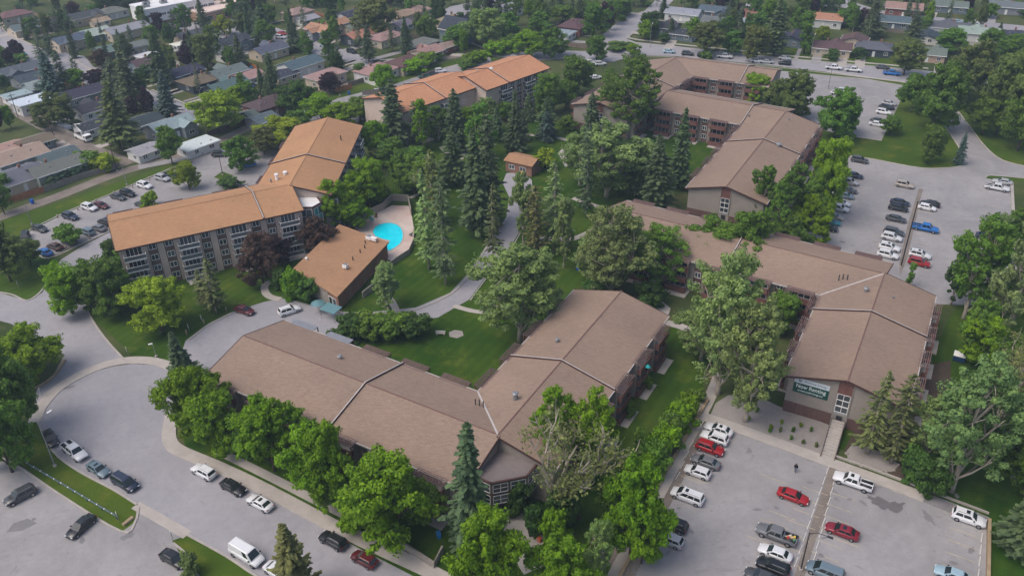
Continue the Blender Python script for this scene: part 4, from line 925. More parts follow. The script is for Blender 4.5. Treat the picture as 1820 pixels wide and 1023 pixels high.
HD = """
22 22 16 10 51 brown cream hip|brown hip-roofed bungalow in the top left corner
50 43 18 9 51 grey cream gable|long grey-roofed bungalow near the top left street
97 34 17 9 51 dgrey tan gable|charcoal-roofed bungalow behind the grey-roofed one
148 24 16 9 51 dgrey cream gable|slate-roofed bungalow left of the teal gable house
196 16 14 10 51 grey white hip|grey hip-roofed house left of the white commercial block
166 54 13 11 51 lteal blue gable|pale teal gabled house with navy wall
222 47 20 9 51 lgrey cream gable|long pale grey bungalow below the white commercial block
122 66 15 9 51 blue cream gable|blue-grey roofed bungalow with small porch
176 34 8 6 51 tan cream gable|small tan-roofed shed behind the teal house
338 58 15 10 51 dgrey cream gable|dark grey bungalow below the plaza car park
322 75 8 5 51 white white flat|white flat-roofed shed beside big spruces
412 68 15 11 51 navy blue gable|navy-roofed house beside the plaza
407 92 10 7 51 grey white gable|small grey-roofed white garage
195 83 13 8 51 sage sage gable|sage-roofed bungalow behind the purple tree
244 75 12 8 51 grey cream flat|flat grey-roofed house right of the sage bungalow
262 95 9 6 51 white white flat|low white-roofed shed among spruces
255 107 11 8 51 maroon blue gable|maroon-roofed house among the dark spruces
326 122 14 9 51 navy blue gable|navy-roofed bungalow behind the brown hip roof
353 137 14 11 51 brown dark hip|brown hip-roofed house with dark walls
402 123 15 9 51 grey grey gable|grey-roofed bungalow behind the dark gabled house
402 147 16 9 51 teal dark gable|teal-roofed dark gabled house with a big white window
440 131 11 9 51 tan cream gable|tan-roofed garage right of the teal-roofed house
32 119 16 9 51 blue grey gable|blue-roofed bungalow at the left street corner
58 132 15 10 51 dgrey grey gable|dark grey-roofed bungalow by the tall left spruce
68 147 10 8 51 lteal lteal gable|small pale teal house by the tall left spruce
28 165 9 6 51 lteal white flat|pale flat-roofed garage at the left alley
56 173 13 8 51 white white flat|bright white-roofed carport at the left alley
142 160 15 10 51 navy grey gable|navy-roofed house behind the purple plum tree
167 185 14 9 51 navy white gable|navy-roofed white bungalow by the olive spruce
162 219 10 8 51 navy white gable|navy-roofed garage by the bucket truck
252 211 12 9 51 navy white gable|navy-roofed white garage between two big spruces
300 216 15 9 51 lgrey grey gable|pale grey-roofed bungalow above the strip lot
256 262 9 7 51 lteal white gable|pale teal garage with white walls by the lane
350 252 12 7 51 white white flat|white flat-roofed shed beside the lane
58 247 11 8 51 brown grey gable|brown-roofed grey garage at the alley
474 178 15 10 51 maroon red hip|maroon hip-roofed brick bungalow
452 197 9 7 51 grey grey gable|small grey garage below the maroon bungalow
465 207 9 8 51 teal grey gable|teal-roofed garage above the lane
28 270 16 11 51 tan grey gable|tan-roofed house at the left edge
100 272 12 8 51 blue sage gable|blue-roofed garage right of the tan-roofed house
98 290 16 8 51 grey sage gable|long grey-roofed wing with white-trimmed windows
24 308 16 12 51 grey cream gable|large grey-roofed house with a timber deck
10 258 9 7 51 pink red gable|small pink-roofed garage at the left edge
533 108 17 10 51 blue white gable|blue-roofed house with white gable end
500 128 11 9 51 navy cream gable|navy-roofed garage left of the white gable house
476 83 15 9 51 blue cream gable|blue-roofed bungalow left of the upper street
570 47 13 9 -39 orange grey gable|bright orange-roofed bungalow with pale grey front
596 38 12 7 51 orange cream gable|small orange-roofed house behind the bright orange one
528 17 14 9 51 pink cream hip|pink-roofed house near the top edge
545 30 10 7 51 lgrey white gable|pale grey garage below the pink-roofed house
626 21 16 11 51 navy white gable|navy-roofed white house at the top
611 37 8 6 51 lgrey blue gable|small blue garage at the top
636 58 14 9 51 orange dark gable|orange-roofed bungalow with a dark porch
628 46 9 7 51 sage cream gable|small sage-roofed garage above the orange bungalow
685 60 16 10 51 pink cream hip|pink hip-roofed house behind the spruces
712 22 14 9 51 tan cream hip|tan hip-roofed house behind the tall poplars
712 40 10 8 51 grey white gable|grey-roofed white garage by the poplars
758 87 12 9 51 pink cream gable|pink-roofed house above the lane bushes
748 72 14 9 51 grey blue flat|flat grey-roofed workshop by the poplars
792 78 12 6 51 tan red gable|low tan-roofed brick garage
722 104 15 10 51 maroon cream hip|maroon hip-roofed house with cream walls
668 119 15 11 51 tan white hip|tan hip-roofed bungalow near the back orange building
676 134 7 6 51 brown white gable|little white-trimmed brown garage
578 128 15 8 51 pink cream flat|flat pinkish-roofed house behind the purple trees
1024 39 16 11 60 maroon red hip|maroon hip-roofed house left of the side street
1002 56 9 8 60 lgrey white flat|white flat-roofed garage left of the side street
1084 8 14 10 60 pink cream hip|pink-roofed house at the top by the side street
1216 18 17 9 -28 lgrey white gable|pale grey-roofed house right of the side street
1182 42 13 9 -28 navy grey gable|navy-roofed house at the street junction
1215 55 12 9 -28 navy blue gable|navy-roofed garage behind the street trees
1272 14 15 9 -28 blue blue gable|blue-roofed house at the top centre right
1272 33 12 9 -28 grey grey gable|grey-roofed house below the blue-roofed one
1330 24 14 9 -28 red cream gable|reddish-roofed house at the top edge
1338 36 11 8 -28 lgrey white gable|pale grey garage below the reddish-roofed house
1466 27 17 10 -23 orange white gable|tan-orange roofed white house with arched window
1412 62 12 9 62 navy blue gable|navy gabled house with white fascia
1480 78 16 10 -23 maroon cream gable|long maroon-roofed bungalow facing the street
1520 66 10 10 62 maroon cream gable|maroon-roofed gabled wing with attic window
1556 78 15 11 -23 blue dark hip|dark blue hip-roofed house facing the street
1608 8 17 11 -23 tan red gable|tan-roofed brick house at the top right
1590 32 14 9 -23 blue blue gable|light blue house behind the tall spruce
1682 42 20 9 -23 blue white gable|long blue-grey roofed bungalow beside the upper right street
1650 60 11 9 62 navy white gable|white gabled garage with navy roof
1690 5 16 9 -23 grey blue gable|grey-blue roofed house at the top right
1740 52 17 9 -23 lgrey white gable|pale grey-roofed bungalow at the right
1812 58 12 10 -23 navy blue hip|navy hip-roofed house at the right edge
1650 88 14 9 -23 grey pinkish gable|grey-roofed bungalow behind the street trees
1810 92 14 9 -23 lgrey white gable|pale-roofed house at the right picture edge
1515 28 10 7 -23 lgrey white gable|small pale garage left of the tall spruce
1790 6 16 9 -23 grey grey gable|grey-roofed house in the top right corner
740 14 14 9 51 pink cream hip|pink-roofed house between the tall poplars
896 12 15 10 51 lgrey white gable|white-walled house right of the pink street
800 30 12 8 51 tan cream hip|tan-roofed house left of the navy tall house
"""
HOUSES = []
for ln in HD.strip().split('\n'):
    f = ln.split('|'); a = f[0].split(); cat = 'garage' if ('garage' in f[1]) else 'shed' if ('shed' in f[1] or 'outbuilding' in f[1]) else 'house'
    small = cat != 'house'
    jc = tuple(v*random.uniform(.88, 1.12) for v in RC[a[5]])
    t = house(float(a[0]), float(a[1]), float(a[2])*.84, float(a[3])*.9, float(a[4]), jc, WC.get(a[6], RC.get(a[6])), f[1], a[7], 2.5 if small else random.choice((2.8, 3.1, 3.4)), 1.1 if small else 1.7, cat, 2 if small else 3, not small)
    HOUSES.append((float(a[0]), float(a[1]), f[1], Vector(t.location), float(a[2])))
# tall navy gabled house
t = house(813, 40, 11, 10, -39, RC['navy'], WC['blue'], 'tall navy house with a steep white-trimmed gable', 'gable', 5.6, 4.2); HOUSES.append((813, 40, 'tall navy house with a steep white-trimmed gable', Vector(t.location), 11))
k = MB(); k.box(-.1, .1, -5.2, 5.2, 5.5, 5.75, 'white_trim'); k.build('gable_trim', t, loc=(5.6, 0, 0))
# long white commercial building and its neighbour
q0_ = G(263, 52); q1_ = G(385, 27); dq_ = (q1_-q0_).normalized(); nq_ = Vector((-dq_.y, dq_.x, 0)); LB = (q1_-q0_).length/2; p = (q0_+q1_)/2+nq_*7; t = thing('commercial_building', (p.x, p.y, 0), math.atan2(dq_.y, dq_.x), 'long white two-storey commercial building with a flat roof at the top left', 'commercial building')
HOUSES.append((308, 26, 'long white commercial building', Vector(t.location), 30))
b = MB(); b.box(-LB, LB, -7, 7, 0, 7.5, 'white_trim'); b.build('wall', t); b = MB(); b.box(-LB-.2, LB+.2, -7.2, 7.2, 7.501, 8.1, 'white_roof'); b.build('roof', t)
b = MB(); b.box(-LB-.03, LB+.03, -7.03, 7.03, .0, 2.2, 'brick_brown'); b.build('base_band', t)
for k_ in range(10): window(t, Vector((-LB+LB*(k_+.5)/5, -7, 5.0)), Vector((0, -1, 0)), 2.6, 1.0, 3)
for k_, (xx, yy) in enumerate(((-18, 2), (-8, -2), (3, 3), (12, 0), (20, -3), (-22, -3))): b = MB(); b.box(-1.4, 1.4, -1, 1, 0, 1.1, 'metal_grey'); b.box(-.6, .6, -.5, .5, 1.1, 1.5, 'metal_dark'); b.build('roof_unit', t, loc=(xx*LB/27, yy, 8.1))
p = G(402, 6, 4.5); t = thing('commercial_building', (p.x, p.y, 0), R(51), 'low pink-roofed shop plaza right of the long white building', 'commercial building')
b = MB(); b.box(-17, 17, -7, 7, 0, 4, 'siding'); link('wall', b.mesh('wall'), t, color=(.5, .3, .2)); b = MB(); b.box(-17.3, 17.3, -7.3, 7.3, 4.001, 4.6, 'siding'); link('roof', b.mesh('roof'), t, color=(.75, .6, .52))
for k_ in range(7): window(t, Vector((-14+k_*4.6, -7, 1.9)), Vector((0, -1, 0)), 2.6, 1.8, 2)
# timber deck of the big grey house
p = G(48, 330, 0); t = thing('timber_deck', (p.x, p.y, 0), R(51), 'reddish timber deck with table behind the large grey-roofed house', 'deck')
b = MB(); b.box(-4, 4, -2.5, 2.5, .3, .5, 'wood'); b.build('floor', t); b = MB(); b.box(-4, 4, -2.6, -2.5, .5, 1.4, 'wood'); b.build('railing', t)
b = MB(); b.box(-.8, .8, -.5, .5, 1.15, 1.22, 'white_trim'); b.tube([(0, 0, .5), (0, 0, 1.15)], .06, 'metal_dark'); b.build('table', t)
# ================================================================== vegetation
def unit(n): v = RNG.normal(size=(n, 3)); return v/np.linalg.norm(v, axis=1)[:, None]
def leafcloud(C, rad, per, size, flat=.8, up=.35, hollow=.3, lift=.35):
    """ leaves on the shells of clumps C (n,3) with radii rad (n) """
    n = len(C); idx = np.repeat(np.arange(n), per); d = unit(len(idx)); r = rad[idx]*(hollow+(1-hollow)*RNG.random(len(idx))**.6)
    ax = C*np.array([1, 1, .0]); ax /= np.linalg.norm(ax, axis=1)[:, None]+1e-6; ax = ax*.75+unit(n)*.5+np.array([0, 0, lift]); ax /= np.linalg.norm(ax, axis=1)[:, None]
    o = d*r[:, None]*np.array([1, 1, flat]); A = ax[idx]; pr = (o*A).sum(1)[:, None]; o = o*.86+A*pr*.62
    P = C[idx]+o
    nn = d*np.array([1, 1, 1.2])+np.array([0, 0, up])+unit(len(idx))*.75; nn /= np.linalg.norm(nn, axis=1)[:, None]
    a = np.cross(nn, unit(len(idx))); a /= np.linalg.norm(a, axis=1)[:, None]; b = np.cross(nn, a)
    s = size*(.6+.8*RNG.random(len(idx)))[:, None]*.5
    return P, a*s, b*s*.75
def decid(H, Rr, nclump, per, size, shape='round', trunk=.2, low=.28, bark='bark', clr=.26, gaps=0., seed=0, nl=8, lr=.42, zs=1.):
    """ a crown of several uneven lobes round forked limbs: leaf sprays on each lobe, gaps between them """
    global RNG; RNG = np.random.default_rng(seed); rr = random.Random(seed); L = []
    for i in range(nl):
        z = (i+rr.uniform(.1, .9))/nl
        if shape == 'round': e = math.sin(math.pi*(z*.72+.20))**.7
        elif shape == 'poplar': e = math.sin(math.pi*(z*.74+.16))**.8
        elif shape == 'column': e = .6
        else: e = .9-z*.5
        th = i*2.4+rr.uniform(-.6, .6); q = rr.uniform(.25, .66)*e*(1-.75*max(0, z-.7)/.3)
        s = lr*rr.uniform(.72, 1.22)*(.75+.35*e)
        L.append((math.cos(th)*q*Rr, math.sin(th)*q*Rr, H*(low+(1-low)*(.10+.80*z)), s*Rr, s*Rr*zs))
    if shape != 'column': L.append((rr.uniform(-.1, .1)*Rr, rr.uniform(-.1, .1)*Rr, H*.62, lr*Rr, lr*Rr*zs*1.15))
    C = []; W = []
    wt = np.array([l[3]**2 for l in L]); wt /= wt.sum()
    for l, w_ in zip(L, wt):
        n = max(5, int(nclump*w_*1.05))
        for k in range(n):
            v = unit(1)[0]; r = rr.uniform(.62, 1.0)
            if v[2] < -.35 and rr.random() < .6: v[2] = -v[2]
            p = np.array([l[0]+v[0]*l[3]*r, l[1]+v[1]*l[3]*r, l[2]+v[2]*l[4]*r])
            if p[2] < H*low*.8 or p[2] > H*.985: continue
            if rr.random() < gaps*.35: continue
            C.append(p)
    C = np.array(C); rad = Rr*clr*(.55+.7*RNG.random(len(C)))
    P, U, V = leafcloud(C, rad, per, size, lift=.9 if shape in ('poplar', 'column') else .35)
    mx = np.percentile(np.hypot(P[:, 0], P[:, 1]), 97); k = Rr/mx; P[:, :2] *= k; C[:, :2] *= k
    crown = quads('crown', P, U, V, 'leaf')
    t = MB(); tr = H*.02*(trunk/.2); top = H*.72; lean = (rr.uniform(-.6, .6), rr.uniform(-.6, .6))
    tp = [Vector(v) for v in [(0, 0, -.2), (0, 0, H*low*.6), (lean[0]*.5, lean[1]*.5, H*.42), (lean[0], lean[1], top)]]
    t.tube(tp, [tr*1.35, tr, tr*.7, tr*.2], bark, 8)
    def onstem(z):
        for a_, b_ in zip(tp, tp[1:]):
            if a_.z <= z <= b_.z: return a_.lerp(b_, (z-a_.z)/(b_.z-a_.z))
        return tp[-1]
    for l in L:
        z0_ = min(max(H*low*.6, l[2]-l[4]*1.3-rr.uniform(0, .12)*H), top*.92); st = onstem(z0_); c = Vector((l[0]*k, l[1]*k, l[2]))
        m_ = st.lerp(c, .5)+Vector((0, 0, -H*.015)); t.tube([st, m_, c], [tr*.5, tr*.36, tr*.2], bark, 6, False)
        sub = [Vector(q) for q in C if (Vector(q)-c).length < l[4]*1.1*max(1, zs)]
        for q in sub[::max(1, len(sub)//5)]: t.tube([m_.lerp(c, .6), m_.lerp(c, .8).lerp(q, .55), q], [tr*.22, tr*.13, tr*.05], bark, 4, False)
    return t.mesh('trunk', True), crown
def spruce(H, Rr, whorls, br, per, size, seed, sparse=0., bark='bark', low=.06, ex=.85):
    global RNG; RNG = np.random.default_rng(seed); Ps = []; Us = []; Vs = []
    t = MB(); t.tube([(0, 0, -.2), (0, 0, H*.5), (0, 0, H*.97)], [H*.016, H*.01, .03], bark, 7)
    side = RNG.random(8)*.5+.72; lx, ly = (RNG.random(2)-.5)*.05
    for w_ in range(whorls):
        f = (w_+RNG.random()*.6)/whorls; z = H*(low+(1-low)*f); rmax = Rr*((1-f)**ex)*(.66+.5*RNG.random())+.12
        if f < .12: rmax *= .7+2*f
        nb = max(4, int(br*(1-.45*f)))
        for b in range(nb):
            if RNG.random() < sparse: continue
            th = 2*math.pi*(b+RNG.random()*.7)/nb+w_*.7; rl = rmax*(.6+.55*RNG.random())*side[int(th/6.2832*8) % 8]; dr = np.array([math.cos(th), math.sin(th), 0]); sd_ = np.array([-dr[1], dr[0], 0])
            n = max(3, int(per*(rl/Rr)**.8)+1); s = (.18+.82*RNG.random(n)**.8)
            droop = -.38*s*rl*(1-f*.7)+.16*(s**3)*rl
            lat = (RNG.random(n)-.5)*rl*.46*(1.15-s)
            P = np.array([0, 0, z])+dr*(s*rl)[:, None]+sd_*lat[:, None]+np.array([0, 0, 1.])*(droop+(RNG.random(n)-.5)*.22)[:, None]
            ax = dr+sd_*((RNG.random(n)-.5)*1.3)[:, None]+np.array([0, 0, -.22]); ax /= np.linalg.norm(ax, axis=1)[:, None]
            nn = np.array([0, 0, 1.])+unit(n)*.55; sx = np.cross(ax, nn); sx /= np.linalg.norm(sx, axis=1)[:, None]
            k = size*(.7+.6*RNG.random(n))[:, None]; Ps.append(P);  Us.append(ax*k*.62); Vs.append(sx*k*.27)
            P[:, 0] += lx*z; P[:, 1] += ly*z; 
            if sparse > .2 and b % 2 == 0: t.tube([(0, 0, z), tuple(np.array([0, 0, z])+dr*rl*.85+np.array([0, 0, -.2*rl]))], [.05, .015], bark, 4, False)
    # leader
    n = 60; P = np.stack([(RNG.random(n)-.5)*.35+lx*H, (RNG.random(n)-.5)*.35+ly*H, H*(.93+.08*RNG.random(n))], 1); Ps.append(P)
    a = unit(n); Us.append(a*size*.3); Vs.append(np.cross(a, unit(n))*size*.2)
    return t.mesh('trunk', True), quads('crown', np.concatenate(Ps), np.concatenate(Us), np.concatenate(Vs), 'needle')
def bare(H, Rr, seed, leaves=2200):
    """ half-dead cottonwood: many pale upright limbs with thin foliage """
    global RNG; RNG = np.random.default_rng(seed); rr = random.Random(seed); t = MB(); tips = []
    def limb(p, d, ln, r, lv):
        pts = [p]; rs = [r]; q = Vector(d)
        for i in range(4):
            q = (q+Vector((rr.uniform(-.22, .22), rr.uniform(-.22, .22), rr.uniform(-.02, .14)))).normalized(); pts.append(pts[-1]+q*ln/4); rs.append(r*(1-.2*(i+1)))
        t.tube(pts, rs, 'bark_grey', 5 if lv else 8, False)
        if lv < 4:
            for k in range(3 if lv else 6):
                b = pts[rr.choice((1, 2, 3, 4))]; dd = (q+Vector((rr.uniform(-1, 1), rr.uniform(-1, 1), rr.uniform(-.1, .5)))*(.75 if lv else .8)).normalized(); limb(b, dd, ln*rr.uniform(.45, .72), r*.62, lv+1)
        if lv >= 2: tips.extend(pts[2:])
    limb(Vector((0, 0, -.2)), Vector((0, 0, 1)), H*.45, H*.018, 0)
    T_ = np.array([tuple(v) for v in tips if v.z > H*.2]); s = max(T_[:, 2].max()/H, 1e-3)
    C = T_[RNG.integers(0, len(T_), 420)]+(RNG.random((420, 3))-.5)*1.2; P, U, V = leafcloud(C, np.full(len(C), Rr*.085)*(.5+RNG.random(len(C))), leaves//420, .2, lift=.9)
    return t.mesh('trunk', True), quads('crown', P, U, V, 'leaf'), T_[:, 2].max(), np.abs(T_[:, :2]).max()
PR = {}
for i in range(6): PR['rd', i] = (decid(11, 5.2, 210, 120, .275, 'round', low=.12+.03*(i % 3), clr=.155, seed=20+i, nl=7+i % 4, lr=.40-.02*(i % 3)), 11, 5.2)
for i in range(5): PR['pp', i] = (decid(20, 6.6, 250, 100, .30, 'poplar', low=.10+.04*(i % 3), bark='bark_grey', clr=.125, gaps=.3, seed=40+i, nl=13+2*i, lr=.27, zs=1.7), 20, 6.6)
for i in range(4): PR['dk', i] = (decid(15, 4.3, 170, 110, .27, 'poplar', low=.10+.04*(i % 2), bark='bark_grey', clr=.15, gaps=.2, seed=50+i, nl=7+i, lr=.38, zs=1.5), 15, 4.3)
for i in range(2): PR['cl', i] = (decid(16, 2.1, 60, 100, .36, 'column', low=.05, clr=.36, seed=60+i, nl=9, lr=.5, zs=1.4), 16, 2.1)
for i in range(7): PR['sp', i] = (spruce(20, 4.6, 30+3*(i % 4), 13, 17, .80, 70+i, ex=(.62, .95, .72, .85, .55, .8, 1.05)[i], low=(.05, .1, .03, .12, .07, .15, .05)[i], sparse=(0, .08, .04, .12, .05, .15, 0)[i]), 20, 4.6)
for i in range(5): PR['ss', i] = (spruce(20, 3.6, 34, 11, 11, .62, 80+i, .36+.05*(i % 3), 'bark_grey', .10+.05*(i % 3), ex=(.45, .6, .8, .35, .7)[i]), 20, 3.6)
for i in range(3): PR['bu', i] = (decid(3.0, 2.1, 60, 100, .25, 'bush', low=.06, clr=.26, seed=90+i, nl=6, lr=.5), 3.0, 2.1)
for i in range(2):
    tm_, cr_, hh, rr_ = bare(20, 7, 101+i, 3400); PR['dd', i] = ((tm_, cr_), hh, rr_*.8)
LC = dict(br=(.185, .345, .014), yg=(.27, .37, .024), md=(.135, .255, .036), dk=(.072, .150, .030), pl=(.235, .34, .118), ol=(.155, .21, .058), sg=(.112, .170, .080), sb=(.095, .155, .125), so=(.165, .195, .072), pu=(.060, .028, .040), pb=(.12, .075, .058), bg=(.10, .185, .10), dg=(.24, .30, .10))
KN = dict(rd=('deciduous_tree', 'tree'), pp=('cottonwood_tree', 'tree'), dk=('poplar_tree', 'tree'), cl=('columnar_poplar', 'tree'), sp=('spruce_tree', 'tree'), ss=('sparse_spruce', 'tree'), bu=('shrub', 'shrub'), dd=('dying_cottonwood', 'tree'))
KD = dict(rd='round leafy tree', pp='tall cottonwood', dk='upright poplar', cl='columnar poplar', sp='spruce', ss='thin see-through spruce', bu='shrub', dd='half-bare pale cottonwood')
CN = dict(br='bright green', yg='yellow-green', md='mid-green', dk='dark green', pl='pale green', ol='olive', sg='dark', sb='bluish', so='olive', pu='purple-leaved', pb='brownish purple', bg='blue-green', dg='greyish green')
LAND = [('the front brown building', 640, 700), ('the entrance bay of the front building', 885, 850), ('the swimming pool', 700, 418), ('the clubhouse', 605, 470), ('the courtyard bench', 783, 592), ('the rental banner', 1440, 692),
        ('the glazed corner bay', 545, 370), ('the small office building', 915, 290), ('the walking person', 1415, 830), ('the white panel van', 438, 985), ('the green guard pipe', 120, 870), ('the gravel garden', 1360, 740), ('the stone-ringed bed', 1550, 820),
        ('the courtyard drive', 850, 470), ('the orange roof of the left block', 350, 370), ("the bucket truck", 140, 240), ('the blue pickup', 1645, 405), ('the white twin pickups', 1500, 120), ('the upper right brown block', 1330, 280), ('the top brown building', 1270, 115), ('the back orange building', 840, 140), ('the cul-de-sac', 200, 720), ('the lot lamp post', 1615, 400), ('the white minivan', 1222, 880),
        ('the right-hand drive', 1745, 250), ('the round end lawn', 270, 620), ('the strip lot', 230, 340), ('the white pickup in the upper right corner', 1772, 333), ('the pool deck', 720, 380), ('the blue dumpster', 1700, 635)]
LAND += [('the '+h[2].replace('the ', ''), h[0], h[1]) for h in HOUSES]
TL = {}
def autolabel(desc, x, y):
    """ a phrase made of the nearest landmarks, never used twice """
    L = sorted(LAND, key=lambda l: math.hypot(l[1]-x, (l[2]-y)*1.4))
    for nm, lx, ly in L[:14]:
        if len(desc.split())+len(nm.split()) > 12: continue
        dx, dy = x-lx, y-ly; far = math.hypot(dx, dy)
        if abs(dx) > abs(dy): r_ = 'left of' if dx < 0 else 'right of'
        else: r_ = 'behind' if dy < 0 else 'in front of'
        pre = 'just ' if far < 45 else ''
        for lab in ('%s %s%s %s' % (desc, pre, r_, nm),):
            key = lab.replace('just ', '')
            if key not in TL: TL[key] = 1; return lab
    key = '%s near the photo point %s' % (desc, 'right' if x > 910 else 'left'); TL[key] = TL.get(key, 0)+1
    return desc+' among other trees at the '+('upper ' if y < 300 else 'lower ')+('right' if x > 910 else 'left')
TREES = []
def tree(kind, xb, yb, yt, wpx, col, i=None, label=None, group=None, tilt=None):
    B_ = G(xb, yb); lo, hi = .5, 60
    for _ in range(30):
        m_ = (lo+hi)/2
        if PX((B_.x, B_.y, m_))[1] > yt: lo = m_
        else: hi = m_
    H = lo; zc = PX((B_.x, B_.y, H*.55))[2]; Rw = wpx*zc/CF/2
    if i is None: i = (len(TREES)*7+int(xb)) % len([1 for k in PR if k[0] == kind])
    (tm, cm), h0, r0 = PR[kind, i]; nm, cat = KN[kind]
    size = 'tall ' if H > 17 and kind not in ('pp', 'bu') else 'small ' if H < 7 and kind not in ('bu',) else ''
    d = size+CN[col]+' '+KD[kind]
    lab = label or autolabel(d, xb, (yb+yt)/2)
    grp = group or {'bu': 'shrubs around the complex', 'sp': 'spruces', 'ss': 'sparse spruces', 'pp': 'cottonwoods'}.get(kind, 'leafy trees')
    t = thing(nm, B_, random.uniform(0, 6.28), lab, cat, grp); sc_ = .96 if kind in ('rd', 'pp', 'dk', 'bu') else 1; t.scale = (Rw/r0*sc_, Rw/r0*sc_, H/h0*(.97 if sc_ < 1 else 1))
    jj = random.uniform(.85, 1.18); c = tuple(v*jj*random.uniform(.92, 1.08) for v in LC[col])
    link('trunk', tm, t); link('crown' if kind != 'bu' else 'foliage', cm, t, color=c); TREES.append((B_, Rw, H)); return t
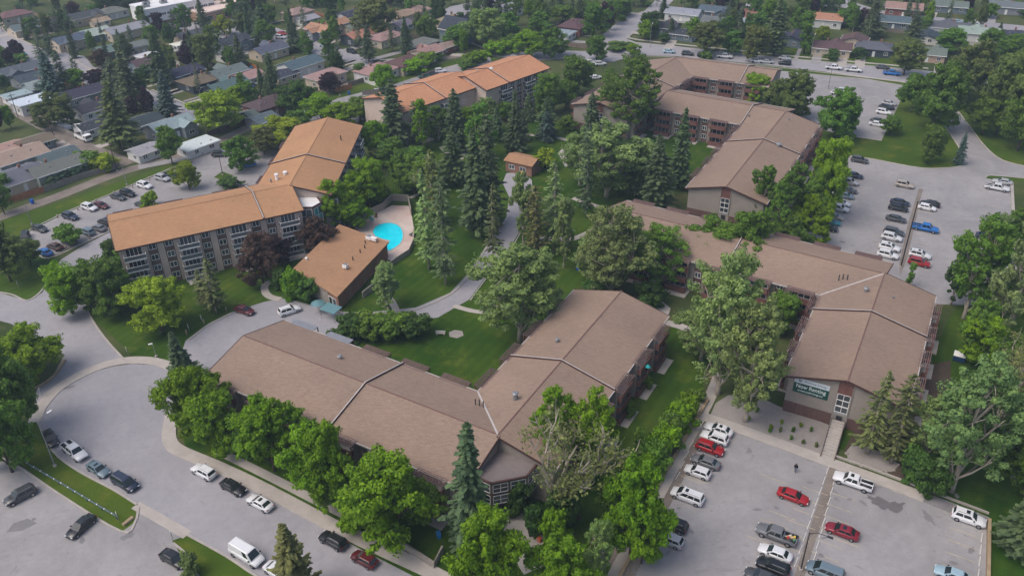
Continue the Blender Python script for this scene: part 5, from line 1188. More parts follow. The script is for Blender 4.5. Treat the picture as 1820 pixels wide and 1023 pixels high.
TD = """
rd 60 668 583 122 br;rd 20 775 608 125 md;rd 22 838 692 118 md;rd 130 557 468 92 br;rd 195 560 458 104 md;rd 165 548 490 80 md;rd 232 505 440 70 md;rd 290 592 495 108 yg;rd 246 545 500 70 dk
ss 383 555 462 58 so;ss 366 545 478 40 so;sp 328 676 590 66 sg;pu0 468 503 412 80 pb;pu0 567 452 386 68 pb;pu0 500 470 420 50 pu;bu 210 470 425 52 dk
rd 358 780 652 118 br;rd 392 808 698 112 br;rd 488 836 710 122 br;rd 562 880 752 116 br;rd 596 900 748 112 br;rd 450 815 735 70 md;rd 640 905 835 80 md;rd 700 965 812 172 br;rd 752 930 855 90 md;rd 640 940 870 85 br
sp 835 968 752 112 sg;rd 872 1068 905 138 br;sp 535 1068 932 108 so;dd 985 905 690 225 dg;rd 1120 985 820 132 br;rd 1090 935 850 80 md;rd 992 1080 962 140 br;pp 1062 1030 925 66 pl;rd 1140 1000 880 90 br;bu 925 905 850 56 dk;bu 1000 935 875 60 dk;bu 985 970 905 55 br;bu 950 950 905 40 dk
dk 985 850 680 76 br;dk 1048 860 686 84 br
bu 1222 740 702 44 br;bu 1208 762 715 56 br;bu 1192 790 738 56 md;bu 1178 812 760 54 br;bu 1162 842 790 56 md;bu 1150 862 812 50 br;bu 1236 712 690 34 md;bu 1140 800 765 36 md;bu 1120 740 715 26 md;bu 1150 690 668 26 md
pp 925 606 430 176 pl;sp 850 420 232 84 sg;sp 872 398 200 66 sg;rd 738 345 272 70 md;dd 775 370 290 70 dg;rd 715 330 262 50 md;ss 877 465 325 44 so;ss 763 478 300 56 pl;ss 792 505 308 60 sg;ss 770 400 268 60 ol;ss 985 448 288 70 pl;dk 930 438 300 50 pl;ss 952 458 330 50 so;dk 1002 475 345 50 pl;sp 810 330 232 60 sg
pp 1078 350 212 150 pl;sp 1165 372 240 78 sg;sp 1205 335 192 64 sg;ss 1042 385 215 46 sg;pp 1030 330 225 80 pl;sp 1130 350 250 56 sg;pp 1125 330 255 80 pl
pp 1085 530 355 136 pl;pp 1165 508 398 108 md;pp 1050 505 415 90 pl;rd 1262 480 383 112 md;rd 1325 485 372 108 md;rd 1225 470 410 60 dk;pp 1275 700 438 148 pl;pp 1325 748 522 150 pl;pp 1245 640 540 100 pl;sp 1060 500 430 60 sg;bu 1155 545 505 60 dk;bu 1130 570 530 60 dk;bu 1060 530 500 60 dk;rd 1385 590 520 70 md
pp 1690 872 628 178 pl;pp 1800 850 640 110 pl;dd 1745 800 570 150 dg;dd 1795 760 590 110 dg;pp 1640 820 700 90 pl;ss 1540 806 662 70 so;ss 1584 822 668 70 so;sp 1812 975 850 110 sg;rd 1815 880 760 110 md;bu 1620 850 800 60 dk;bu 1650 880 830 60 dk;rd 1735 650 560 78 br;rd 1800 700 590 100 md
dk 1712 565 378 92 md;dk 1780 610 395 92 pl;dk 1745 560 440 70 md;dk 1690 540 440 50 dk;dk 1808 560 430 66 md;dk 1755 480 378 60 pl;dk 1790 470 365 50 md;dk 1720 640 530 70 md;cl 1614 510 462 14 md
dk 1350 400 290 56 md;dk 1395 425 285 72 md;rd 1462 385 242 88 br;rd 1430 435 342 82 br;rd 1480 330 268 58 br;dk 1375 440 320 54 md;rd 1448 390 300 66 md;rd 1400 455 385 66 md
rd 1405 212 124 80 ol;rd 1482 250 155 88 md;rd 1340 188 130 62 br;rd 1380 200 140 56 ol;rd 1500 240 180 56 md
pp 1125 245 90 110 md;pp 1085 225 120 66 md;rd 975 205 128 60 md;rd 1022 170 98 66 md;rd 945 170 138 40 br;sp 1050 245 165 42 sg;sp 970 245 172 44 sg;sp 970 250 198 36 sb;rd 968 300 262 46 yg;sp 940 215 168 34 sg;rd 1005 195 140 44 md
rd 940 102 52 58 br;rd 982 102 47 58 md;rd 1060 110 62 44 md;rd 1100 88 74 52 md;rd 910 90 60 40 md;rd 1125 98 76 30 br
sp 812 270 158 56 sg;dk 855 285 178 60 md;sp 916 270 162 50 sg;dk 752 268 172 40 br;sp 702 262 142 76 sg;rd 668 282 212 54 br;rd 660 372 280 86 br;rd 602 408 316 82 br;rd 702 300 244 62 md;rd 742 300 262 60 md;rd 725 250 205 44 md;dk 780 250 185 42 md;rd 830 230 190 40 br;sp 885 250 190 36 sg;rd 665 355 320 60 md;dk 690 235 150 44 bg;rd 640 405 350 56 br;rd 760 330 285 44 md;dk 870 235 170 44 pl;rd 1010 235 205 38 md
ss 740 262 180 34 sg;sp 928 250 195 32 sg;rd 900 215 180 40 md
rd 337 337 287 52 yg;rd 307 292 222 52 md;rd 430 302 240 62 md;rd 392 236 160 94 yg;rd 500 262 205 92 yg;rd 572 220 165 60 br;rd 20 500 400 88 ol;rd 55 470 425 50 ol;bu 125 433 404 50 md;bu 270 366 342 32 br;bu 409 332 315 42 dk;bu 190 303 276 50 yg;rd 8 380 325 40 md;rd 470 275 225 60 ol;bu 160 300 270 60 md;rd 530 235 195 50 md;rd 610 235 180 62 br;rd 640 215 170 60 md
dk 690 550 466 66 pl;bu 520 530 480 42 br;bu 545 533 498 46 md;bu 500 515 480 30 dk;bu 622 602 566 62 dk;bu 662 602 562 62 md;bu 700 600 560 62 md;bu 738 598 562 58 dk;bu 640 586 562 52 md;bu 720 586 558 50 md
rd 685 165 112 44 br;bu 735 130 105 50 br;bu 757 118 95 40 br;bu 775 108 92 30 md;bu 838 116 94 36 br;bu 855 110 90 32 br;bu 826 122 104 34 md;bu 880 98 75 46 br;bu 905 92 70 46 br
sp 215 265 146 74 so;sp 302 210 126 52 sb;sp 240 195 92 62 sg;sp 96 168 92 48 sb;sp 290 155 58 52 sg;ss 262 76 26 20 sg;sp 362 52 0 32 sg;ss 222 112 52 28 sg;ss 128 62 10 28 sg;ss 80 122 52 36 sg;ss 92 100 60 30 sg;pu0 177 156 123 46 pu;pu0 183 118 86 38 pb;rd 106 228 162 76 ol;rd 370 125 58 52 ol;sp 345 110 52 30 sg;sp 208 160 100 44 sg;ss 116 160 90 34 sg
sp 470 78 -4 54 sg;sp 524 92 14 38 sg;rd 672 66 -6 84 ol;sp 656 110 44 32 sg;sp 724 102 30 34 sg;ss 698 92 40 24 sg;sp 487 168 92 36 sg;ss 604 124 84 32 sg;rd 866 84 12 78 pl;rd 815 86 44 52 md;rd 905 70 20 50 md;rd 532 202 142 72 dk;rd 590 165 128 44 pu;rd 760 66 20 40 md;cl 772 40 -10 14 dk;cl 788 42 -10 14 dk;cl 728 30 -14 16 md;rd 846 66 14 40 md;sp 438 40 2 44 sg;rd 400 62 25 36 yg;rd 640 140 112 30 md;sp 430 120 60 36 sg;sp 900 55 5 30 sg;rd 958 60 20 50 md;rd 1000 40 8 50 md
rd 1055 66 2 54 md;sp 1178 32 -4 26 sg;rd 1155 64 20 48 dk;sp 1192 68 32 24 sg;rd 1256 98 38 68 ol;rd 1338 108 44 58 ol;sp 1296 40 -6 34 sg;rd 1300 95 55 44 md;rd 1230 70 30 30 br;sp 1375 98 -4 54 sg;cl 1428 96 12 26 md;rd 1462 72 45 26 yg;sp 1545 66 -4 46 sg;sp 1615 92 20 42 sg;rd 1606 134 68 62 ol;rd 1655 232 108 104 md;rd 1722 176 68 92 ol;rd 1770 240 88 96 ol;rd 1808 268 148 92 md;rd 1648 290 220 52 md;sp 1703 292 236 26 sb;rd 1620 200 130 66 md;rd 1745 240 170 70 md;rd 1690 190 130 60 ol;rd 1795 120 60 70 md;rd 1760 90 50 50 md;sp 1772 70 40 22 sg;rd 1690 95 50 60 md;rd 1580 240 205 40 md;rd 1420 60 15 34 md;rd 1510 50 5 44 md;rd 1350 60 20 40 md;rd 1100 30 -8 50 md;rd 1640 60 30 30 md
bu 1478 107 88 26 dk;bu 1528 104 86 30 dk;bu 1255 108 92 30 md;sp 56 318 305 10 sb;bu 95 330 312 30 bg;bu 112 322 304 30 bg;bu 130 316 298 30 bg;bu 148 310 292 30 bg;rd 178 300 272 44 yg;bu 6 345 310 46 md;bu 8 470 440 40 ol
"""
for grp in TD.strip().split('\n'):
    for e in grp.split(';'):
        f = e.split()
        if len(f) != 6: continue
        k = f[0]
        if k == 'pu0': k = 'rd'
        tree(k, float(f[1]), float(f[2]), float(f[3]), float(f[4]), f[5])
# low planting along the walls and fill trees in the yards beyond
rr = random.Random(5); HP = [(h[3], h[4]) for h in HOUSES]
def clear(p, r):
    if any((p-q).length < r+l*.42 for q, l in HP): return False
    if any((p-t[0]).length < (r+t[1])*.48 for t in TREES): return False
    return True
ROADPX = [[(-60, 50), (65, 104), (140, 128), (270, 165), (360, 200)], [(430, 45), (545, 80), (665, 112)], [(1490, 2), (1560, 23), (1700, 38), (1900, 58)], [(870, 96), (960, 99), (1090, 103), (1200, 92), (1450, 117), (1640, 135), (1900, 170)], [(1090, 75), (1160, 20)], [(-40, 165), (50, 208), (155, 262), (230, 292)], [(780, 25), (850, 5)], [(285, 50), (440, 45)], [(1660, 190), (1710, 270)]]
ROADS = [[G(x, y) for x, y in r_] for r_ in ROADPX]
def onroad(p, w_=6):
    for r_ in ROADS:
        for a_, b_ in zip(r_, r_[1:]):
            d = b_-a_; s_ = max(0, min(1, (p-a_).dot(d)/d.length_squared))
            if (a_+d*s_-p).length < w_: return True
    return False
n_ = 0; tr_ = 0
while n_ < 225 and tr_ < 20000:
    tr_ += 1; x = rr.uniform(-20, 1840); y = rr.uniform(6, 235)
    lim = 300-.0*x if x < 300 else 190 if x < 480 else 150 if x < 620 else 100 if x < 830 else 62 if x < 1100 else 78
    if x < 230: lim = 235
    if y > lim or (x > 1640 and y > 60 and y < 250 and rr.random() < .8): continue
    p = G(x, y); R_ = rr.uniform(1.8, 4.0)
    if onroad(p) or not clear(p, R_): continue
    k = rr.choice(['rd', 'rd', 'rd', 'sp', 'ss', 'bu', 'dk']); H = {'rd': rr.uniform(6, 11), 'sp': rr.uniform(10, 17), 'ss': rr.uniform(9, 15), 'bu': rr.uniform(2, 3.5), 'dk': rr.uniform(9, 13)}[k]
    zc = PX((p.x, p.y, H*.5)); yt = PX((p.x, p.y, H))[1]; wd = (2*R_*(.7 if k in ('sp', 'ss') else 1))*CF/zc[2]
    tree(k, x, y, yt, wd, {'rd': rr.choice(['md', 'ol', 'dk', 'md', 'br', 'pu']), 'sp': 'sg', 'ss': 'sg', 'bu': rr.choice(['md', 'dk']), 'dk': 'md'}[k]); n_ += 1
# driveways and back fences of the houses beyond
for i, (hx, hy, hl, hp, hL) in enumerate(HOUSES):
    best = None
    for r_ in ROADS:
        for a_, b_ in zip(r_, r_[1:]):
            dd = b_-a_; s_ = max(0, min(1, (hp-a_).dot(dd)/dd.length_squared)); q = a_+dd*s_; l_ = (q-hp).length
            if best is None or l_ < best[0]: best = (l_, q)
    if 8 < best[0] < 34:
        dr = (best[1]-hp).normalized(); sd_ = Vector((-dr.y, dr.x, 0))*rr.choice((-1, 1))*hL*.28
        strip('driveway', [hp+sd_+dr*3, best[1]+sd_-dr*2], rr.choice((1.4, 3.2, 3.4)), 0, .03, rr.choice(('concrete', 'asphalt_lot')), False, px=False)
        if i % 2 == 0 and hy < 260:
            p0 = hp-dr*(9+rr.uniform(0, 3)); sv = Vector((-dr.y, dr.x, 0)); Lf = rr.uniform(11, 17)
            qx = PX(p0)
            if onroad(p0, 5) or any((p0-q).length < l_*.5+3 for q, l_ in HP if (q-hp).length > 1): continue
            cc = rr.choice(((.22, .19, .16), (.30, .24, .18), (.12, .09, .075), (.5, .49, .46), (.34, .17, .09))); nmc = {.22: 'grey-brown', .30: 'tan', .12: 'dark brown', .5: 'whitish', .34: 'reddish-brown'}[cc[0]]
            tf = thing('board_fence', p0, math.atan2(sv.y, sv.x), autolabel(nmc+' board fence', qx[0], qx[1]), 'fence', 'board fences'); k = MB(); k.box(-Lf/2, Lf/2, -.03, .03, .08, 1.7, 'fence_wood'); k.build('panel', tf, color=cc)
            for j in range(int(Lf/2.8)+1): k = MB(); k.box(-.06, .06, -.06, .06, 0, 1.8, 'fence_wood'); k.build('post', tf, loc=(-Lf/2+j*2.8, 0, 0), color=tuple(v*.8 for v in cc))
# grass tufts in the gravel garden
for k_, (x, y) in enumerate([(1389, 751), (1423, 757), (1441, 764), (1386, 765), (1410, 765), (1368, 766), (1450, 792), (1427, 786), (1406, 779), (1370, 760), (1330, 745), (1345, 730)]):
    tree('bu', x, y+2, y-5+rr.uniform(-2, 1), 7, rr.choice(['ol', 'md', 'yg']), label='tiny plant in the gravel garden, '+['by the stairs edge', 'below the banner', 'right of the banner', 'in the middle', 'right of the middle', 'left of the middle', 'lowest near the stairs', 'in the lower row', 'lower left of the stairs', 'under the wall at left', 'in the left corner', 'beside the big cottonwood'][k_], group='tiny plants in the gravel garden')
# ================================================================== banner, stairs and small things
def frame_on(C, o, u_): return Vector((C.x, C.y, 0)), o, u_
# banner on the gable: left half of the wall, seen from outside
o_ = b2[2]; lft = -b2[3]                     # outward, and the direction that runs to the right as seen from outside
if (Vector(PX(E2+lft*5)[:2])-Vector(PX(E2)[:2])).x < 0: lft = -lft
def solve_s(x, y, C, ax):                      # where on the wall plane (C, ax) the pixel falls -> (s, z)
    best = None
    for s_ in np.arange(-10, 10, .1):
        for z in np.arange(0, 10, .1):
            p = PX(C+ax*float(s_)+Vector((0, 0, float(z)))); e = (p[0]-x)**2+(p[1]-y)**2
            if best is None or e < best[0]: best = (e, float(s_), float(z))
    return best[1:]
s0, zt_ = solve_s(1413, 668, E2, lft); s1, zt2 = solve_s(1476, 686, E2, lft); _, zb_ = solve_s(1409, 693, E2, lft)
bw_ = s1-s0; bh_ = max(1.9, (zt_+zt2)/2-zb_); zc_ = (zt_+zt2)/2-bh_/2; cpos = E2+lft*(s0+s1)/2+o_*.1
bt = thing('banner', (cpos.x, cpos.y, zc_), rzof(o_)+math.pi, 'green and white rental banner on the beige gable wall', 'banner')
simple('banner_green', (.012, .075, .06), .6, .05, 1); simple('banner_white', (.62, .68, .72), .6, .03, 1); simple('banner_grey', (.12, .2, .24), .6, 0); simple('banner_text', (.75, .8, .78), .6, 0)
k = MB(); k.box(-bw_/2, bw_/2, -.03, .03, -bh_/2, bh_*.16, 'banner_green'); k.build('green_panel', bt); k = MB(); k.box(-bw_/2, bw_/2, -.03, .03, bh_*.161, bh_/2, 'banner_white'); k.build('white_panel', bt)
def text(par, s_, size, x, z, y, mat, name, align='CENTER', wmax=None, bold=0):
    cu = bpy.data.curves.new(name, 'FONT'); cu.body = s_; cu.size = size; cu.extrude = .004; cu.offset = bold; cu.align_x = align; cu.align_y = 'CENTER'; cu.materials.append(MT[mat])
    ob = bpy.data.objects.new(name, cu); COL.objects.link(ob); bpy.context.view_layer.update()
    me = bpy.data.meshes.new_from_object(ob.evaluated_get(bpy.context.evaluated_depsgraph_get())); bpy.data.objects.remove(ob)
    me.materials.clear(); me.materials.append(MT[mat]); wd = max(v.co.x for v in me.vertices)-min(v.co.x for v in me.vertices)
    t = link(name, me, par, (x, y, z)); t.rotation_euler = (math.pi/2, 0, 0)
    if wmax: t.scale = (wmax/wd, 1, 1)
    return t
text(bt, 'Now Renting', bh_*.36, 0, -bh_*.05, -.036, 'banner_text', 'lettering', wmax=bw_*.84, bold=.012)
text(bt, 'avenueliving.ca', bh_*.17, 0, -bh_*.33, -.036, 'banner_text', 'lettering', wmax=bw_*.72, bold=.004)
text(bt, 'Avenue Living', bh_*.20, bw_*.10, bh_*.34, -.036, 'banner_grey', 'lettering', wmax=bw_*.62, bold=.004)
k = MB(); k.box(-.22, .22, 0, .01, -.22, -.02, 'banner_grey'); k.box(-.22, -.06, 0, .01, 0, .24, 'banner_green'); k.box(.02, .22, 0, .01, 0, .17, 'banner_grey'); k.build('emblem', bt, loc=(-bw_*.33, -.045, bh_*.33))
# entrance stairs
top = E2+o_*.3; bot = G(1470, 815); bot.z = 0; d = (bot-top); Ls = d.length; d.normalize(); q = Vector((-d.y, d.x, 0))
st = thing('stairs', (0, 0, 0), 0, 'long concrete staircase rising from the lot to the banner building door', 'stairs')
k = MB(); n = 13
for i in range(n): k.obox(top, d, q, 0, 1.5*(n-i)/n, Ls*i/n if i else 0, Ls*(i+1)/n, -1.0, 1.0, 'concrete')
k.build('steps', st)
for sg, nm in ((-1, 'left'), (1, 'right')):
    k = MB(); P = [top+q*sg*1.08, bot+q*sg*1.08]; k.hexa([P[0]-q*.07, P[1]-q*.07, P[1]+q*.07, P[0]+q*.07], [P[0]-q*.07+Vector((0, 0, 1.75)), P[1]-q*.07+Vector((0, 0, .3)), P[1]+q*.07+Vector((0, 0, .3)), P[0]+q*.07+Vector((0, 0, 1.75))], 'brick_red'); k.build('side_wall', st)
    k = MB(); a_ = P[0]+Vector((0, 0, 2.6)); b_ = P[1]+Vector((0, 0, 1.1)); k.tube([a_, b_], .035, 'metal_grey')
    for t_ in (.02, .25, .5, .75, .98): v = P[0].lerp(P[1], t_); k.tube([(v.x, v.y, .3), (v.x, v.y, 2.6-1.5*t_)], .025, 'metal_grey')
    k.build('handrail', st)
# walls, timber edges, fences
def wallthing(pts, wd, h, mat, label, name='retaining_wall', cat='wall', sm=False, color=None, z0=0):
    o = strip(name, pts, wd, z0, h, mat, sm, None); tag(o, label, cat)
    if color: o.color = (*color, 1)
    return o
wallthing([(1258, 712), (1215, 785), (1163, 878)], .45, .55, 'timber_edge', 'long pale timber edging wall left of the first parked cars', 'edging_wall')
wallthing([(1138, 958), (1110, 1010), (1095, 1040)], .45, .5, 'timber_edge', 'short yellowish edging wall at the bottom beneath the bright tree', 'edging_wall')
wallthing([(1757, 926), (1755, 1023), (1754, 1100)], .45, .7, 'timber_edge', 'timber edging wall along the right side of the lot', 'edging_wall')
wallthing([(1475, 808), (1560, 838), (1650, 872), (1757, 913)], .25, .35, 'concrete', 'low concrete curb wall above the right half of the lot', 'curb_wall')
wallthing([(700, 968), (724, 978), (772, 1009), (787, 980)], .3, 1.3, 'stucco', 'cream patio wall bent round the sunken patio by the front building', 'patio_wall')
wallthing([(1014, 905), (1030, 925)], .2, 1.5, 'brown_wood', 'brown privacy screen beside the half-bare cottonwood', 'privacy_screen', 'screen')
wallthing([(560, 545), (604, 556)], .2, .5, 'concrete', 'short concrete wall by the clubhouse door', 'low_wall')
wallthing([(645, 530), (668, 512), (690, 500)], .2, 1.6, 'stucco', 'beige privacy wall along the clubhouse side', 'privacy_wall')
FN = [([(14, 363), (50, 352), (80, 342)], (.36, .15, .07), 'orange-brown board fence at the left lane corner'), ([(80, 342), (150, 317), (215, 299)], (.22, .20, .18), 'weathered grey board fence along the lane'),
      ([(45, 197), (100, 230), (148, 252)], (.24, .22, .20), 'grey board fence along the upper left alley'), ([(370, 243), (405, 232), (455, 213)], (.10, .065, .06), 'dark brown fence behind the lane'),
      ([(416, 108), (440, 118), (462, 126)], (.38, .16, .07), 'orange fence behind the navy-roofed house'), ([(596, 165), (612, 161), (626, 158)], (.40, .17, .08), 'orange fence by the purple trees above the lane'),
      ([(88, 247), (102, 262)], (.48, .24, .11), 'short orange fence by the brown-roofed garage'), ([(480, 222), (520, 200), (575, 172)], (.14, .13, .12), 'dark fence along the middle of the lane'), ([(620, 155), (690, 133), (740, 118)], (.20, .17, .14), 'brown fence below the tan hip-roofed bungalow'),
      ([(235, 268), (245, 276)], (.6, .6, .58), 'white panel fence beside the pale teal garage'), ([(860, 84), (905, 82)], (.16, .13, .12), 'brown fence under the willow'), ([(1440, 95), (1480, 100)], (.18, .14, .12), 'low brown fence in front of the maroon bungalow'), ([(1000, 82), (1050, 88)], (.22, .17, .14), 'brown fence along the street left of the junction')]
for pts, c, lab in FN:
    P = [G(x, y) for x, y in pts]; t = thing('board_fence', P[0], 0, lab, 'fence', 'board fences'); o0_ = P[0]; k = MB()
    for a_, b_ in zip(P, P[1:]):
        d = b_-a_; L_ = d.length; d.normalize(); k.obox(a_-o0_, d, Vector((-d.y, d.x, 0)), .1, 1.75, 0, L_, -.03, .03, 'fence_wood')
    k.build('panel', t, color=c)
    for a_, b_ in zip(P, P[1:]):
        d = b_-a_; n = max(1, int(d.length/5))
        for i in range(n): v = a_+d*(i/n)-o0_; kk = MB(); kk.box(-.06, .06, -.06, .06, 0, 1.85, 'fence_wood'); kk.build('post', t, loc=v, color=tuple(x*.8 for x in c))
# wheel stops
wsm = MB(); wsm.hexa([(-.95, -.08, 0), (.95, -.08, 0), (.95, .08, 0), (-.95, .08, 0)], [(-.9, -.05, .13), (.9, -.05, .13), (.9, .05, .13), (-.9, .05, .13)], 'wheel_stop'); wsm = wsm.mesh('wheel_stop')
def stops(pts, ang, n, where):
    a_, b_ = G(*pts[0]), G(*pts[1]); n_ord = ['topmost', 'second from the top', 'third from the top', 'fourth from the top', 'fifth from the top', 'sixth from the top', 'seventh from the top', 'eighth from the top', 'ninth from the top']
    for i in range(n): o = link('wheel_stop', wsm, None, a_.lerp(b_, (i+.5)/n)+Vector((0, 0, .014)), R(ang)); tag(o, 'concrete wheel stop %s, %s' % (where, n_ord[i]), 'wheel stop', 'wheel stops in the lower right lot')
stops(((1474, 826), (1411, 1010)), 59, 9, 'left of the median'); stops(((1485, 846), (1440, 1020)), 59, 9, 'right of the median'); stops(((1233, 780), (1200, 855)), 59, 4, 'left row by the white hatchback'); stops(((1746, 945), (1738, 1030)), 59, 4, 'in the right edge row')
sheet('median', [(1476, 826), (1487, 832), (1470, 905), (1448, 965), (1430, 1023), (1424, 1060), (1400, 1060), (1432, 960)], .02, 'gravel_lane')
sheet('median', [(1633, 335), (1640, 336), (1626, 400), (1612, 460), (1600, 490), (1598, 470), (1613, 400)], .02, 'gravel_lane')
# poles and lamps
def pole(xb, yb, H, label, arm=None, al=0, name='lamp_post', mat='metal_grey', r=.11, cross=False):
    p = G(xb, yb); t = thing(name, p, 0, label, 'lamp post' if 'lamp' in name else 'utility pole', 'lamp posts and poles'); k = MB(); k.tube([(0, 0, 0), (0, 0, H*.6), (0, 0, H)], [r, r*.8, r*.6], mat, 8); k.build('pole', t)
    k = MB(); k.tube([(0, 0, 0), (0, 0, .35)], .28, 'concrete', 10); k.build('base', t)
    if arm is not None:
        d = polar(arm); k = MB(); k.tube([(0, 0, H*.97), tuple(d*al*.35+Vector((0, 0, H+.45))), tuple(d*al+Vector((0, 0, H+.55)))], [.06, .05, .045], mat, 6); k.build('arm', t)
        k = MB(); k.box(-.38, .38, -.14, .14, -.09, .07, 'white_trim' if mat != 'metal_dark' else 'metal_dark'); k.build('lamp_head', t, loc=d*al+Vector((0, 0, H+.53)), rz=R(arm))
    if cross:
        k = MB(); k.box(-1.2, 1.2, -.06, .06, H-.9, H-.75, 'wood'); k.build('crossarm', t, rz=R(51))
    return t
pole(98, 828, 9.2, 'tall street lamp post leaning over the green verge by the cul-de-sac', 60, 2.2)
pole(1601, 474, 16.0, 'tall dark curved lamp post in the median of the right lot', -31, 3.6, mat='metal_dark', r=.17)
pole(1423, 1012, 7.4, 'dark curved lamp post in the median of the lower right lot', -31, 2.6, mat='metal_dark', r=.12)
pole(57, 399, 5.8, 'light pole first on the grass strip, far left', mat='metal_grey'); pole(226, 329, 6.4, 'light pole on the grass strip above the white SUV')
pole(396, 311, 5.2, 'dark lamp post on the small grass island', 20, .8, mat='metal_dark'); pole(278, 634, 2.6, 'short lamp post on the round end lawn', 200, .4, r=.06)
pole(1155, 84, 8, 'curved street lamp at the street junction', 70, 2.4); pole(1472, 158, 7, 'slim lamp post at the top of the north-east lot', mat='metal_dark', r=.08); pole(1440, 104, 8, 'street lamp before the navy gabled house', 60, 1.8)
for x, y, H, lab in ((208, 304, 8.5, 'dark utility pole at the alley mouth'), (32, 208, 8, 'utility pole by the white carport'), (95, 240, 7.5, 'utility pole beside the orange fence at the alley'), (372, 250, 11, 'utility pole pair beside the lane, right of the white shed'), (495, 212, 9, 'utility pole above the lane near the maroon bungalow'), (604, 170, 8, 'utility pole behind the orange building'), (733, 98, 9, 'utility pole at the tall spruce'), (740, 60, 9, 'utility pole near the grey workshop'), (918, 62, 10, 'utility pole right of the willow'), (200, 258, 7, 'utility pole beside the olive spruce')):
    pole(x, y, H, lab, name='utility_pole', mat='bark', r=.14, cross=True)
# signs and plug-in posts on the lawns
def sign(x, y, lab, col=(.8, .8, .8), h=1.9, ang=-60, w_=.75):
    p = G(x, y); t = thing('sign', p, R(ang), lab, 'sign', 'small signs on posts'); k = MB(); k.tube([(0, 0, 0), (0, 0, h)], .035, 'metal_grey'); k.build('post', t)
    k = MB(); k.box(-w_/2, w_/2, -.075, -.04, h-.8, h, 'white_trim'); k.build('panel', t); k = MB(); k.box(-.13, .13, -.082, -.076, h-.52, h-.28, 'metal_dark'); k.build('emblem', t)
sign(228, 631, 'white square sign on the round end lawn, left of the short lamp post'); sign(337, 590, 'white square sign at the drive kerb, lowest of three'); sign(360, 574, 'white square sign at the drive kerb, middle of three'); sign(386, 559, 'white square sign at the drive kerb, nearest the dark red sedan')
sign(212, 926, 'white sign at the end of the green guard pipe'); sign(75, 705, 'white sign beside the round bush at the cul-de-sac'); sign(34, 512, 'white sign on the left lawn by the olive trees'); sign(308, 960, 'blue and white sign at the lower verge corner')
pk = MB(); pk.box(-.12, .12, -.09, .09, 0, .95, 'timber_edge'); pk.box(-.15, .15, -.12, .12, .95, 1.0, 'concrete'); pk = pk.mesh('plug_post')
for x, y, lab in ((332, 594, 'lowest by the drive kerb'), (363, 575, 'in the middle of the drive kerb'), (403, 553, 'nearest the dark red sedan'), (103, 388, 'left of the navy SUV'), (139, 374, 'between the navy and white SUVs'), (172, 360, 'behind the maroon sedan'), (203, 346, 'behind the charcoal sedan'), (236, 334, 'right of the black SUV'), (266, 320, 'behind the white SUV'), (361, 277, 'upper end of the strip'), (378, 275, 'nearest the black SUV at the top'), (61, 408, 'at the foot of the first light pole'), (160, 425, 'behind the blue-grey SUV'), (118, 443, 'beside the bush'), (14, 493, 'below the olive tree')):
    o = link('plug_post', pk, None, G(x, y), R(-31)); tag(o, 'short tan car-plug post '+lab, 'post', 'car-plug posts along the parking rows')
# green guard pipe
pa, pb = G(34, 818), G(208, 922); t = thing('guard_rail', pa, 0, 'dark green guard pipe with white bands along the lower left verge', 'guard rail'); d = pb-pa; k = MB(); simple('pipe_green', (.09, .14, .15), .5, .1, 1)
k.tube([(0, 0, .75), (d.x, d.y, .75)], .13, 'pipe_green', 8); k.build('rail', t); k = MB()
for i in range(14): v = d*((i+.5)/14); e = d.normalized()*.07; k.tube([(v.x-e.x, v.y-e.y, .75), (v.x+e.x, v.y+e.y, .75)], .136, 'white_trim', 8)
k.build('band', t)
for i in range(8): v = d*(i/7); k = MB(); k.tube([(0, 0, 0), (0, 0, .74)], .09, 'pipe_green'); k.build('post', t, loc=v)
p = G(228, 927); k = MB(); k.box(-.9, .9, -.25, .25, 0, .4, 'timber_edge'); k.box(-.8, .8, -.27, .27, .1, .3, 'faded_yellow'); o = k.build('block', loc=p, rz=R(60)); tag(o, 'cream block bench at the end of the green verge', 'block')
# bench in the courtyard
p = G(783, 595); t = thing('bench', p, R(-3), 'pale concrete bench on the courtyard lawn beside the dirt patch', 'bench')
k = MB(); k.box(-.95, .95, -.25, .25, .42, .5, 'concrete'); k.build('seat', t); k = MB(); k.box(-.95, .95, .22, .28, .6, .85, 'white_trim'); k.build('backrest', t)
for s_ in (-.7, .7): k = MB(); k.box(s_-.08, s_+.08, -.22, .22, 0, .42, 'concrete'); k.build('leg', t)
# bins and dumpster
def bin_(x, y, col, lab, s=1., name='waste_bin'):
    t = thing(name, G(x, y), R(random.uniform(0, 90)), lab, 'bin', 'bins'); k = MB(); k.hexa([(-.25, -.28, .08), (.25, -.28, .08), (.25, .28, .08), (-.25, .28, .08)], [(-.32, -.36, 1), (.32, -.36, 1), (.32, .36, 1), (-.32, .36, 1)], 'plastic'); k.build('body', t, color=col)
    k = MB(); k.hexa([(-.34, -.38, 1.0), (.34, -.38, 1.0), (.34, .38, 1.0), (-.34, .38, 1.0)], [(-.3, -.3, 1.1), (.3, -.3, 1.1), (.3, .36, 1.14), (-.3, .36, 1.14)], 'plastic'); k.build('lid', t, color=tuple(v*.8 for v in col)); t.scale = (s, s, s)
bin_(887, 926, (.8, .42, .02), 'yellow grit bin beside the entrance walk', 1.1); bin_(943, 951, (.02, .02, .022), 'black bin on the entrance walk'); bin_(959, 962, (.6, .14, .06), 'orange bin beside the black one on the walk', .8); bin_(780, 955, (.02, .2, .5), 'blue bin on the sunken patio')
